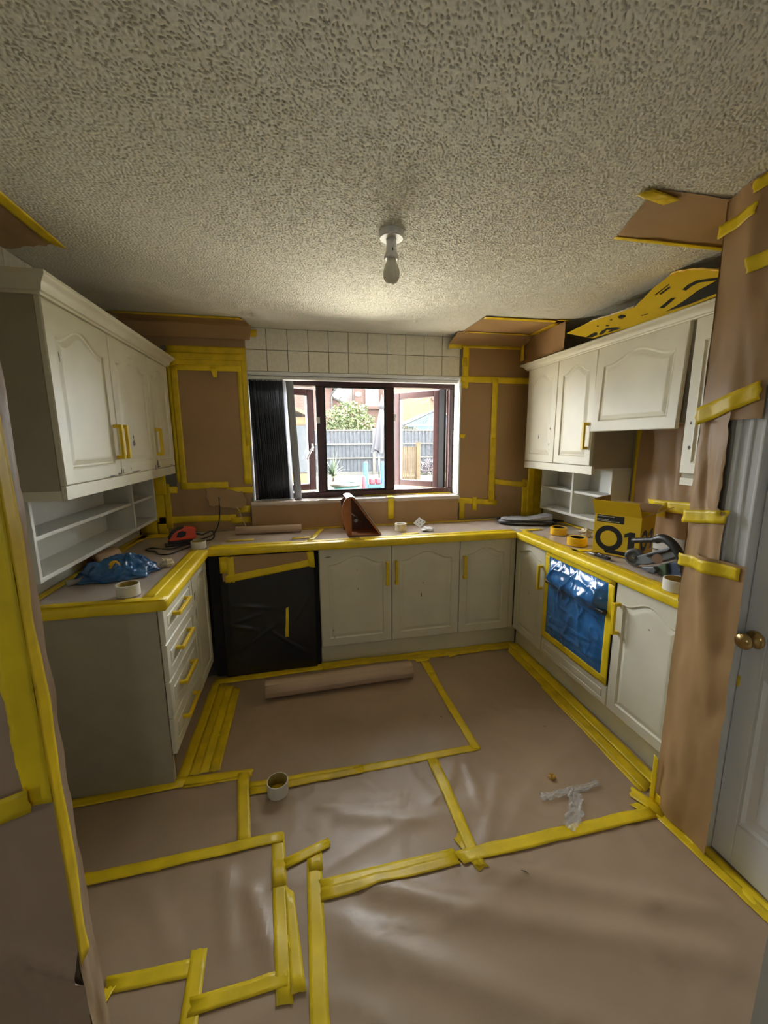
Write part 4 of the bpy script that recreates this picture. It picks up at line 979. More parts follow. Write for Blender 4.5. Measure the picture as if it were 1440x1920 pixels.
# ================================================================== loose things
def ring_roll(name, label, loc, ro, ri, h, mt, core=None, cat='tape roll', group=None, tilt=0.0):
    t = thing(name, label, cat, (0, 0, 0), group)
    rm = ri + 0.003 if core else ri
    q = MB(); q.lathe([(rm, 0), (ro, 0), (ro, h), (rm, h)], 36, closed=True); q.build('tape_winding' if core else 'card_core', mt, t, bevel=0.001)
    if core:
        q = MB(); q.lathe([(ri, 0.0005), (rm, 0.0005), (rm, h - 0.0005), (ri, h - 0.0005)], 36, closed=True); q.build('card_core', core, t)
    else:
        q = MB(); q.lathe([(ri - 0.0008, 0.001), (ri - 0.0002, 0.001), (ri - 0.0002, h - 0.001), (ri - 0.0008, h - 0.001)], 36, closed=True); q.build('inner_liner', COREIN, t)
    t.location = loc; t.rotation_euler = (tilt, 0, RND.uniform(0, 6))
    return t
ZW = 0.9128
ring_roll('tape_roll', 'empty white tape core standing on the floor paper', (0.432, -0.985, hfl(0.432, -0.985) + 0.002), 0.047, 0.0435, 0.062, CORE)
ring_roll('tape_roll', 'white tape roll on the near front edge of the left worktop', (-0.177, -0.742, ZW + 0.001), 0.0475, 0.041, 0.05, CORE)
ring_roll('tape_roll', 'white tape roll at the inner left worktop corner beside the cable', (-0.062, 0.055, ZW + 0.001), 0.046, 0.042, 0.045, CORE)
ring_roll('tape_roll', 'small beige tape roll on the worktop below the window', (1.316, 0.245, ZW + 0.001), 0.044, 0.032, 0.055, MASK, CORE)
ring_roll('tape_roll', 'far yellow tape roll beside the grey pouch on the right worktop', (2.385, -0.135, ZW + 0.001), 0.056, 0.038, 0.05, YROLL, BLACKP)
ring_roll('tape_roll', 'near yellow tape roll in front of the printed yellow box', (2.312, -0.43, ZW + 0.001), 0.060, 0.038, 0.05, YROLL, BLACKP)
ring_roll('tape_roll', 'white tape roll at the worktop end beside the papered pillar', (2.210, -1.235, ZW + 0.002), 0.056, 0.050, 0.052, CORE)
ring_roll('tape_roll', 'white tape roll half hidden behind another by the black power tool', (2.322, -1.315, ZW + 0.002), 0.054, 0.048, 0.052, CORE)

def paper_roll(name, label, a, b, r, mt, ri=None, group=None):
    a, b = Vector(a), Vector(b); L = (b - a).length; ri = ri or r * 0.6
    t = thing(name, label, 'paper roll', tuple(a))
    q = MB(); M = (b - a).to_track_quat('Z', 'Y').to_matrix()
    prof = [(ri, 0), (r, 0), (r, L), (ri, L)]
    q.lathe(prof, 32, a, M, closed=True); q.build('rolled_paper', mt, t, bevel=0.001)
    q = MB(); q.lathe([(ri - 0.003, 0.002), (ri - 0.0003, 0.002), (ri - 0.0003, L - 0.002), (ri - 0.003, L - 0.002)], 28, a, M, closed=True); q.build('card_core', KARDIN, t)
    fl_ = MB()
    X_ = M @ Vector((1, 0, 0)); Y_ = M @ Vector((0, 1, 0)); Z_ = M @ Vector((0, 0, 1))
    fl_.grid(lambda u, v: a + Z_ * (L * v) + (X_ * math.cos(2.2 + u) + Y_ * math.sin(2.2 + u)) * (r + 0.0006 + 0.003 * max(0, u - 0.8) * 3), 8, 6)
    fl_.build('loose_end', mt, t, smooth=True, solid=0.0004, fix=False)
    return t
PAPERR = mat('kraft_roll', (0.55, 0.40, 0.28), 0.6, var=0.05, vscale=6)
zr = 0.012
paper_roll('paper_roll', 'large brown paper roll lying on the floor before the base cabinets', (0.325, -0.262, zr + 0.053), (1.268, -0.232, zr + 0.053), 0.053, PAPERR)
paper_roll('paper_roll', 'thin brown paper roll on the worktop under the blind', (0.115, 0.405, ZW + 0.029), (0.585, 0.385, ZW + 0.029), 0.028, PAPERR, 0.012)
paper_roll('paper_roll', 'short brown paper roll against the wall on the left worktop', (-0.520, -0.30, ZW + 0.045), (-0.455, -0.16, ZW + 0.045), 0.044, PAPER, 0.03)

# blue film ball on the left worktop
bb = thing('plastic_bag', 'crumpled blue plastic bag with a round yellow sticker on the left worktop', 'bag', (-0.31, -0.43, ZW))
mb = MB()
def fbag(u, v):
    th = 2 * math.pi * u; ph = math.pi * v * 0.5
    w = 1 + 0.28 * fbm(math.cos(th) * 1.6 + 4, math.sin(th) * 1.6, v * 2.2) + 0.08 * (1 - abs(noise.noise(Vector((math.cos(th) * 3.2, math.sin(th) * 3.2, v * 4))))) ** 4 + 0.10 * noise.noise(Vector((math.cos(th) * 8, math.sin(th) * 8, v * 9)))
    rr = math.cos(ph) ** 0.8 * w
    return (-0.312 + 0.122 * rr * math.cos(th) + (0.05 * rr if math.cos(th) < 0 else 0) * math.cos(th), -0.41 + 0.125 * rr * math.sin(th) - 0.06 * max(0, -math.cos(th)) * rr, ZW + 0.001 + 0.105 * math.sin(ph) * (0.8 + 0.3 * fbm(math.cos(th) * 2.4 * rr, math.sin(th) * 3 * rr, 5) + 0.10 * (1 - abs(noise.noise(Vector((math.cos(th) * rr * 4, math.sin(th) * rr * 4, 2))))) ** 4))
mb.grid(fbag, 110, 30); part(mb.build('film_body', FILMB, bb, smooth=True, fix=False), 'shiny blue film')
mb = MB(); mb.tube([(-0.44, -0.50, ZW + 0.03), (-0.47, -0.545, ZW + 0.02), (-0.50, -0.575, ZW + 0.018)], [0.014, 0.011, 0.016], 10); part(mb.build('twisted_neck', CLEAR, bb, smooth=True), 'clear twisted film end')
mb = MB(); mb.lathe([(0.0, 0.004), (0.022, 0.003), (0.026, 0.0)], 20, (-0.325, -0.498, ZW + 0.070), Matrix.Rotation(math.radians(62), 3, 'X')); part(mb.build('sticker', YROLL, bb), 'round yellow sticker')

def crumple(name, label, loc, r, mt, cat, flat=0.6, seed=1.0, n=20):
    mb = MB()
    def fn(u, v):
        th = 2 * math.pi * u; ph = math.pi * (v - 0.5)
        d_ = Vector((math.cos(ph) * math.cos(th), math.cos(ph) * math.sin(th), math.sin(ph)))
        k = r * (0.8 + 0.45 * noise.noise(d_ * 1.7 + Vector((seed, 0, 0))) + 0.2 * noise.noise(d_ * 4 + Vector((0, seed, 0))))
        p = d_ * k
        return (loc[0] + p.x, loc[1] + p.y, loc[2] + max(-r * 0.45, p.z) * flat + r * 0.45 * flat)
    mb.grid(fn, n, n); return tag(mb.build(name, mt, None, smooth=False, fix=False), label, cat)
crumple('crumpled_tape', 'crumpled beige masking tape beside the blue bag', (-0.140, -0.320, ZW + 0.001), 0.040, MASK, 'tape scrap', 0.9, 2.0, 10)
crumple('crumpled_tape', 'crumpled clear tape ball behind the near yellow tape roll', (2.525, -0.235, ZW + 0.001), 0.050, MASK, 'tape scrap', 0.8, 3.3, 12)
crumple('plastic_scrap', 'flat white plastic scrap beside the loose socket plate', (1.515, 0.205, ZW + 0.001), 0.055, SHEETW, 'scrap', 0.35, 5.0, 12)
crumple('nut_crumb', 'small orange-brown crumb on the floor paper', (1.691, -1.181, hfl(1.691, -1.181) + 0.002), 0.018, PEA, 'crumb', 0.8, 4.0, 12)
for lab, x, y, l in (('tiny dark flake on the floor paper near the oven plinth', 1.862, -0.86, 0.012), ('thin dark splinter on the floor paper near the doorway', 1.335, -1.545, 0.026), ('small dark fleck beside the tape seam near the paper roll', 1.33, -0.66, 0.012)):
    mb = MB(); z = hfl(x, y) + 0.0035
    mb.tube([(x - l / 2, y + l / 3, z), (x, y, z + 0.001), (x + l / 3, y - l / 2, z)], [0.0008, 0.002, 0.0008], 6)
    tag(mb.build('dirt_fleck', CHIP, None, smooth=True), lab, 'debris')
# clear film scrap on the floor
mb = MB()
def strip(path, w0, seed):
    P = [Vector((x, y)) for x, y in path]
    def fn(u, v):
        t = u * (len(P) - 1); i = min(len(P) - 2, int(t)); p = P[i].lerp(P[i + 1], t - i)
        d_ = (P[i + 1] - P[i]).normalized(); nrm = Vector((-d_.y, d_.x))
        w = w0 * (0.5 + 0.7 * abs(noise.noise(Vector((u * 7, seed, 0)))) + 0.2)
        q = p + nrm * (v - 0.5) * w
        return (q.x, q.y, hfl(q.x, q.y) + 0.003 + 0.016 * abs(fbm(q.x * 25 + seed, q.y * 25, seed)) + 0.008 * abs(math.sin(v * 9 + u * 12)))
    mb.grid(fn, 40, 10)
strip([(1.575, -1.262), (1.61, -1.272), (1.67, -1.268), (1.73, -1.262), (1.80, -1.268), (1.885, -1.252)], 0.045, 1.0)
strip([(1.745, -1.255), (1.72, -1.305), (1.68, -1.365), (1.60, -1.425)], 0.07, 2.0)
tag(mb.build('plastic_film_scrap', CLEAR, None, smooth=True, fix=False), 'crumpled clear plastic film scrap on the floor paper', 'plastic film')

# orange-red jigsaw with its lead
js = thing('power_sander', 'orange-red and black power sander lying on the left worktop', 'power tool', (-0.19, 0.18, ZW))
Mj = Matrix.Translation((-0.195, 0.18, ZW + 0.001)) @ Matrix.Rotation(math.radians(20), 4, 'Z')
mb = MB()
prof = [(-0.075, 0.03), (0.085, 0.03), (0.092, 0.045), (0.085, 0.075), (0.095, 0.095), (0.075, 0.112), (0.03, 0.118), (-0.02, 0.108), (-0.055, 0.08), (-0.078, 0.05)]
mb.prism([(x, -0.028, z) for x, z in prof], (0, 0.056, 0)); mb.tf(Mj); mb.build('motor_body', RED, js, bevel=0.012)
mb = MB(); mb.prism([(x, -0.031, z) for x, z in [(-0.03, 0.055), (0.0, 0.05), (0.025, 0.06), (0.03, 0.085), (0.005, 0.095), (-0.02, 0.085)]], (0, 0.062, 0)); mb.tf(Mj); mb.build('grip_opening', BLACKP, js, bevel=0.003)
mb = MB(); mb.prism([(x, -0.0295, z) for x, z in [(-0.079, 0.05), (-0.055, 0.088), (-0.02, 0.113), (0.02, 0.121), (0.01, 0.109), (-0.025, 0.098), (-0.052, 0.075), (-0.068, 0.048)]], (0, 0.059, 0)); mb.tf(Mj); mb.build('rubber_grip', BLACKP, js, bevel=0.002)
mb = MB(); mb.box(-0.10, 0.075, -0.036, 0.036, 0.0, 0.012); mb.box(-0.08, 0.065, -0.03, 0.03, 0.010, 0.032); mb.tf(Mj); mb.build('sanding_base', BLACKP, js, bevel=0.004)
mb = MB(); mb.tube([Mj @ Vector(p) for p in ((0.08, 0, 0.06), (0.11, 0.0, 0.055), (0.125, 0.01, 0.045))], [0.008, 0.007, 0.005], 8); mb.build('cable_sleeve', BLACKP, js, smooth=True)
def smooth_path(P, k=6):
    P = [Vector(p) for p in P]; out = []
    for i in range(len(P) - 1):
        p0, p1, p2, p3 = P[max(0, i - 1)], P[i], P[i + 1], P[min(len(P) - 1, i + 2)]
        for j in range(k):
            t = j / k
            out.append(0.5 * ((2 * p1) + (p2 - p0) * t + (2 * p0 - 5 * p1 + 4 * p2 - p3) * t * t + (3 * p1 - p0 - 3 * p2 + p3) * t ** 3))
    return out + [P[-1]]
mb = MB(); zc = ZW + 0.0055
mb.tube(smooth_path([(-0.078, 0.235, ZW + 0.045), (-0.03, 0.32, ZW + 0.05), (-0.02, 0.30, zc), (-0.06, 0.21, zc), (-0.10, 0.12, zc), (-0.16, 0.0, zc), (-0.20, -0.085, zc), (-0.26, -0.07, zc), (-0.30, 0.0, zc), (-0.37, 0.05, zc), (-0.35, 0.10, zc), (-0.26, 0.03, zc + 0.006), (-0.20, 0.05, zc + 0.004), (-0.12, 0.25, zc), (-0.06, 0.36, zc), (-0.03, 0.44, zc + 0.02), (-0.01, 0.50, ZW + 0.10), (-0.01, 0.545, 1.13), (-0.01, 0.55, 1.175)]), 0.0042, 8)
part(mb.build('power_cable', BLACKP, js, smooth=True), 'black power lead')
mb = MB(); mb.tube(smooth_path([(0.10, 0.545, 1.10), (0.13, 0.52, 1.07), (0.16, 0.50, 0.99), (0.19, 0.48, ZW + 0.004)]), 0.003, 6)
tag(mb.build('loose_cable', MASK, None, smooth=True), 'thin pale cable hanging by the window corner', 'cable')

# bent wooden casing standing by the window
wd = thing('wooden_casing', 'curved wooden casing with white sloping top standing open on the window worktop', 'casing', (1.03, 0.2, ZW))
outer = [(1.150, 0.0), (1.120, 0.05), (1.060, 0.135), (1.000, 0.225), (0.972, 0.262), (0.950, 0.280), (0.925, 0.283), (0.900, 0.272), (0.880, 0.245), (0.870, 0.20), (0.868, 0.15), (0.878, 0.09), (0.892, 0.04), (0.905, 0.0)]
def shell(pts, t, y0, y1, name, mt):
    mb = MB(); P = [Vector((x, z)) for x, z in pts]; n = len(P); inn = []
    for i in range(n):
        d_ = (P[min(i + 1, n - 1)] - P[max(i - 1, 0)]).normalized(); inn.append(P[i] + Vector((-d_.y, d_.x)) * t)
    for Q in (P, inn):
        for y in (y0, y1): mb.v += [Vector((p.x, y, ZW + 0.003 + max(0, p.y))) for p in Q]
    a_, b_, c_, d2_ = 0, n, 2 * n, 3 * n
    for i in range(n - 1):
        mb.f += [(a_ + i, a_ + i + 1, b_ + i + 1, b_ + i), (c_ + i, d2_ + i, d2_ + i + 1, c_ + i + 1), (a_ + i, c_ + i, c_ + i + 1, a_ + i + 1), (b_ + i, b_ + i + 1, d2_ + i + 1, d2_ + i)]
    for i in (0, n - 1): mb.f.append((a_ + i, b_ + i, d2_ + i, c_ + i))
    return mb.build(name, mt, wd, smooth=False)
shell(outer[:8], 0.004, 0.135, 0.36, 'white_laminate', SHEETW)
shell([(x - 0.006 if i < 5 else x, z - (0.004 if i < 8 else 0)) for i, (x, z) in enumerate(outer[:7])], 0.010, 0.138, 0.36, 'curved_board', PLY)
mb = MB(); pr_ = [(0.905, 0.0), (0.892, 0.04), (0.878, 0.09), (0.868, 0.15), (0.870, 0.20), (0.880, 0.242), (0.900, 0.268), (0.922, 0.278), (0.934, 0.270), (0.936, 0.15), (0.936, 0.0)]
mb.prism([(x, 0.145 + (x - 0.868) * 0.2, ZW + 0.003 + z) for x, z in pr_], (-0.0, 0.012, 0)); mb.build('rounded_end_board', PLY, wd)
mb = MB(); mb.prism([(x, 0.352, ZW + 0.003 + z) for x, z in [(0.90, 0), (1.14, 0), (0.97, 0.25), (0.93, 0.27), (0.88, 0.23)]], (0, 0.008, 0)); mb.build('back_board', PLYD, wd)
B('bottom_board', PLY, wd, 0.905, 1.142, 0.14, 0.352, ZW + 0.003, ZW + 0.009)
mb = MB(); mb.lathe([(0.0, 0), (0.014, 0), (0.014, 0.01), (0.008, 0.01), (0.008, 0.02), (0.0, 0.02)], 20, (0.99, 0.34, ZW + 0.075), Matrix.Rotation(math.pi / 2, 3, 'X')); mb.build('metal_fitting', STEEL, wd)
mb = MB(); mb.tube([(0.96, 0.335, ZW + 0.13), (1.0, 0.33, ZW + 0.10), (1.03, 0.335, ZW + 0.06)], 0.006, 6); mb.build('metal_fitting', STEEL, wd)

# loose socket plate
sk = thing('socket_plate', 'loose white socket faceplate leaning on the window worktop', 'socket', (1.46, 0.40, ZW))
Ms = Matrix.Translation((1.455, 0.385, ZW + 0.02)) @ Matrix.Rotation(math.radians(-25), 4, 'Z') @ Matrix.Rotation(math.radians(-42), 4, 'X') @ Matrix.Rotation(math.radians(35), 4, 'Y')
mb = MB(); mb.box(0, 0.072, -0.006, 0, 0.0, 0.072); mb.tf(Ms); mb.build('faceplate', WHITEP, sk, bevel=0.004)
for x, z, w, h in ((0.030, 0.046, 0.006, 0.010), (0.014, 0.022, 0.012, 0.005), (0.044, 0.022, 0.012, 0.005), (0.052, 0.052, 0.010, 0.010), (0.010, 0.052, 0.006, 0.006)):
    mb = MB(); mb.box(x, x + w, -0.0066, -0.005, z, z + h); mb.tf(Ms); mb.build('socket_slot', DARK, sk)

# grey pouch
po = thing('padded_pouch', 'flat grey padded pouch with black edging in the right worktop corner', 'pouch', (2.38, 0.27, ZW))
Mp = Matrix.Translation((2.375, 0.275, ZW + 0.002)) @ Matrix.Rotation(math.radians(-20), 4, 'Z')
def lobe(z0, h, sx, sy, seed, tw):
    mb = MB()
    def fn(u, v):
        th = 2 * math.pi * u; ph = math.pi * (v - 0.5)
        c_ = math.copysign(abs(math.cos(th)) ** 0.7, math.cos(th)); s_ = math.copysign(abs(math.sin(th)) ** 0.7, math.sin(th))
        r = math.cos(ph) ** 0.35
        z = z0 + h * (0.5 + 0.5 * math.sin(ph)) * (1 + 0.5 * fbm(c_ * r * 2 + seed, s_ * r * 2, seed)) + tw * max(0, c_ * r) * (v > 0.5)
        return (sx * c_ * r * (1 + 0.08 * noise.noise(Vector((th, seed, 0)))), sy * s_ * r, z)
    mb.grid(fn, 40, 14); return mb.tf(Mp)
lobe(0.0, 0.026, 0.225, 0.095, 1.0, 0.0).build('lower_half', CLOTHG, po, smooth=True, fix=False)
lobe(0.026, 0.020, 0.20, 0.08, 3.0, 0.035).build('upper_half', CLOTHG, po, smooth=True, fix=False)
mb = MB(); mb.tube([Mp @ Vector((0.23 * math.copysign(abs(math.cos(a)) ** 0.7, math.cos(a)), 0.098 * math.copysign(abs(math.sin(a)) ** 0.7, math.sin(a)), 0.020 + 0.006 * math.sin(3 * a))) for a in [2 * math.pi * i / 40 for i in range(41)]], 0.008, 8); mb.build('black_edging', BLACKP, po, smooth=True)
mb = MB(); mb.tube([Mp @ Vector(p) for p in ((0.20, -0.03, 0.03), (0.25, -0.02, 0.025), (0.29, 0.0, 0.02))], [0.014, 0.009, 0.006], 8); mb.build('strap', BLACKP, po, smooth=True)

# printed yellow box
bx_ = thing('cardboard_box', 'open yellow cardboard box with large black print on the right worktop', 'box', (0, 0, 0))
bw, bd, bh = 0.247, 0.225, 0.240
mb = MB()
for b in ((0, bw, 0, 0.003, 0, bh), (0, bw, bd - 0.003, bd, 0, bh), (0, 0.003, 0.003, bd - 0.003, 0, bh), (bw - 0.003, bw, 0.003, bd - 0.003, 0, bh), (0, bw, 0, bd, 0, 0.003)): mb.box(*b)
mb.build('body', KARDY, bx_)
mb = MB(); mb.box(0.0035, bw - 0.0035, 0.0035, bd - 0.0035, 0.0035, bh - 0.05); mb.f = mb.f[:1] + mb.f[2:]; mb.build('inside_faces', KARDIN, bx_, fix=False)
def flap(p0, p1, up, name, h, mt=KARDY):
    p0, p1, up = Vector(p0), Vector(p1), Vector(up).normalized() * h
    ins = (p1 - p0) * 0.01
    n_ = (p1 - p0).cross(up).normalized() * 0.0028
    mb = MB(); mb.prism([p0, p1, p1 + up - ins, p0 + up + ins], n_); return mb.build(name, mt, bx_)
flap((0, -0.001, bh), (bw, -0.001, bh), (0, -0.52, 0.85), 'front_flap', 0.098)
part(flap((-0.001, 0.0, bh), (-0.001, bd, bh), (-0.12, 0.0, 0.99), 'side_flap', 0.085, KARDIN), 'brown inside of the standing flap')
flap((bw + 0.001, bd, bh), (bw + 0.001, 0, bh), (0.50, 0.0, 0.26), 'side_flap', 0.095, KARDIN)
flap((bw, bd + 0.001, bh), (0, bd + 0.001, bh), (0, 0.85, 0.4), 'back_flap', 0.098, KARDIN)
# print on the front: black panel, Q with its long tail, 1 ; on the side: 01
def ink(pts, face='F', name='print', mt=INK, off=0.0006):
    mb = MB()
    if face == 'F': mb.prism([(x, -off, z) for x, z in pts], (0, 0.0005, 0))
    else: mb.prism([(bw + off, y, z) for y, z in pts], (-0.0005, 0, 0))
    return mb.build(name, mt, bx_)
def ring_ink(cx, cz, ro, ri, face='F', sx=1.0):
    mb = MB(); n = 36; vs = []
    for r in (ro, ri):
        for i in range(n):
            a = 2 * math.pi * i / n; p = (cx + r * sx * math.cos(a), cz + r * math.sin(a))
            vs.append((p[0], -0.0008, p[1]) if face == 'F' else (bw + 0.0008, p[0], p[1]))
    mb.add(vs, [(i, (i + 1) % n, n + (i + 1) % n, n + i) for i in range(n)]); return mb.build('printed_ring', INK, bx_, fix=False)
ring_ink(0.086, 0.098, 0.075, 0.046)
ink([(0.075, 0.010), (bw - 0.002, 0.010), (bw - 0.002, 0.032), (0.06, 0.032)], name='printed_tail')
ink([(0.188, 0.052), (0.222, 0.052), (0.222, 0.152), (0.196, 0.152), (0.168, 0.138), (0.168, 0.116), (0.188, 0.124)], name='printed_digit')
ring_ink(0.065, 0.100, 0.062, 0.034, 'S', 0.85)
ink([(0.165, 0.04), (0.198, 0.04), (0.198, 0.158), (0.172, 0.158), (0.132, 0.135), (0.132, 0.112), (0.165, 0.126)], 'S', 'printed_digit')
ink([(0.014, 0.190), (0.160, 0.190), (0.160, 0.232), (0.014, 0.232)], name='printed_panel')
for k, (z, l) in enumerate(((0.224, 0.09), (0.206, 0.06), (0.197, 0.12))): ink([(0.018, z - 0.0016), (0.018 + l, z - 0.0016), (0.018 + l, z + 0.0016), (0.018, z + 0.0016)], name='printed_small_line', mt=INKW, off=0.0012)
bx_.location = (2.288, -0.598, ZW + 0.002); bx_.rotation_euler = (0, 0, math.radians(-62))

# utility knife
kf = thing('utility_knife', 'small black and steel utility knife in front of the yellow box', 'knife', (2.25, -0.69, ZW))
Mk = Matrix.Translation((2.252, -0.695, ZW + 0.002)) @ Matrix.Rotation(math.radians(-82), 4, 'Z')
for nm, b, mt_ in (('handle_body', (-0.02, 0.075, -0.011, 0.011, 0, 0.014), BLACKP), ('steel_nose', (-0.065, -0.02, -0.009, 0.009, 0.001, 0.012), STEEL), ('slider', (0.0, 0.025, -0.005, 0.005, 0.014, 0.019), STEEL), ('blade', (-0.085, -0.065, -0.004, 0.004, 0.005, 0.006), STEEL)):
    mb = MB(); mb.box(*b); mb.tf(Mk); mb.build(nm, mt_, kf, bevel=0.002)

# black wall-chaser style tool lying by the pillar: plane along the worktop (u = -y, z)
tl = thing('power_tool', 'black power tool with ribbed handle and round guard by the pillar', 'power tool', (2.34, -1.0, ZW))
def slab(pts, x0, x1, name, mt_, bevel=0.006):
    mb = MB(); mb.prism([(x0, -u, z) for u, z in pts], (x1 - x0, 0, 0)); return mb.build(name, mt_, tl, bevel=bevel)
Zt = ZW + 0.002
mb = MB(); My = Matrix.Rotation(math.radians(-90), 3, 'Y')
cw = Vector((2.315, -0.884, Zt + 0.046))
Mw = Matrix.Rotation(math.radians(28), 3, 'Z') @ My
mb.lathe([(0.0, -0.018), (0.040, -0.018), (0.046, -0.012), (0.046, 0.012), (0.040, 0.018), (0.032, 0.018), (0.030, 0.013), (0.012, 0.013), (0.010, 0.018), (0.0, 0.018)], 32, cw, Mw); mb.build('round_guard', GREYP, tl, smooth=False, bevel=0.001)
mb = MB(); mb.lathe([(0.0, 0.018), (0.007, 0.018), (0.006, 0.023), (0.0, 0.023)], 12, cw, Mw); mb.build('axle_cap', STEEL, tl)
mb = MB(); P_ = [(2.32, -0.860, 1.044), (2.32, -1.005, 1.084)]
pth = [Vector(P_[0]).lerp(Vector(P_[1]), k / 24) for k in range(25)]
mb.tube(pth, [0.0135 + (0.002 if k % 3 == 0 else 0) for k in range(25)], 14); mb.build('ribbed_grip', BLACKP, tl, smooth=True)
mb = MB(); mb.tube(smooth_path([(2.32, -1.0, 1.083), (2.32, -1.035, 1.098), (2.322, -1.075, 1.088), (2.325, -1.115, 1.055), (2.33, -1.14, 1.01), (2.335, -1.15, 0.96)]), 0.021, 12); mb.build('curved_arm', BLACKP, tl, smooth=True)
slab([(0.895, 0.925), (0.895, 0.968), (0.96, 1.003), (1.085, 1.070), (1.125, 1.03), (1.06, 0.99), (0.96, 0.94)], 2.31, 2.365, 'main_body', GREYP)
slab([(0.965, 0.985), (1.085, 1.045), (1.09, 1.060), (0.97, 1.003)], 2.300, 2.315, 'body_rail', BLACKP, 0.003)
slab([(0.965, Zt), (0.96, 0.935), (1.03, 0.955), (1.048, 0.94), (1.035, Zt + 0.004)], 2.285, 2.33, 'motor_foot', GREYP)
slab([(1.03, Zt), (1.03, 0.96), (1.075, 0.985), (1.085, 0.93), (1.075, Zt)], 2.31, 2.355, 'green_housing', GREENP)
slab([(1.075, Zt), (1.07, 0.985), (1.12, 1.005), (1.16, 0.96), (1.16, Zt)], 2.325, 2.37, 'navy_housing', NAVYP)
mb = MB(); mb.lathe([(0.0, 0), (0.024, 0), (0.024, 0.012), (0.0, 0.012)], 24, (2.3095, -1.03, 0.995), Mw); mb.build('pale_label', mat('pink_grey_label', (0.32, 0.22, 0.17), 0.6), tl)

# torn yellow cardboard lying on the right wall cabinets
tc_ = thing('flattened_cardboard', 'torn flattened yellow cardboard box lying on the right wall cabinets', 'cardboard', (2.5, -0.5, 2.2))
def card(pts, name):
    P = [Vector(p) for p in pts]; c_ = sum(P, Vector()) / len(P)
    nrm = (P[1] - P[0]).cross(P[2] - P[0]).normalized() * 0.005
    if nrm.x > 0: nrm = -nrm
    mb = MB(); mb.prism(P, -nrm); return mb.build(name, KARDY, tc_)
card([(2.4247, -0.0167, 2.2990), (2.3950, -0.3166, 2.1963), (2.3898, -0.6165, 2.1809), (2.3886, -0.8354, 2.1792), (2.4200, -0.6074, 2.2889), (2.4284, -0.2611, 2.3152)], 'lower_panel')
card([(2.3940, -0.8299, 2.1811), (2.3965, -1.1393, 2.1889), (2.4145, -1.1114, 2.2899), (2.4266, -0.9323, 2.3611), (2.4305, -0.8199, 2.3849), (2.4237, -0.7165, 2.3492), (2.4121, -0.6162, 2.2858)], 'upper_panel')
EDGE1 = [(2.4283, -0.2518, 2.3145), (2.4271, -0.3102, 2.3110), (2.4260, -0.3661, 2.3076), (2.4236, -0.4260, 2.2995), (2.4231, -0.4803, 2.2985), (2.4221, -0.5292, 2.2956), (2.4221, -0.5748, 2.2960), (2.4209, -0.6061, 2.2921)]
EDGE2 = [(2.4299, -0.8091, 2.3816), (2.4298, -0.8443, 2.3805), (2.4283, -0.8807, 2.3715), (2.4266, -0.9189, 2.3616), (2.4242, -0.9622, 2.3473), (2.4215, -1.0044, 2.3310), (2.4158, -1.0731, 2.2981)]
for E_, m_ in ((EDGE1, MASK), (EDGE2, YROLL)):
    pts = smooth_path(E_, 4)
    mb = MB(); mb.tube([p + Vector((-0.003, 0, 0.003 * noise.noise(Vector((k * 0.9, 1, 2))))) for k, p in enumerate(pts)], [0.003 + 0.005 * abs(noise.noise(Vector((k * 0.8, 3, 1)))) for k in range(len(pts))], 6); mb.build('torn_edge', m_, tc_)
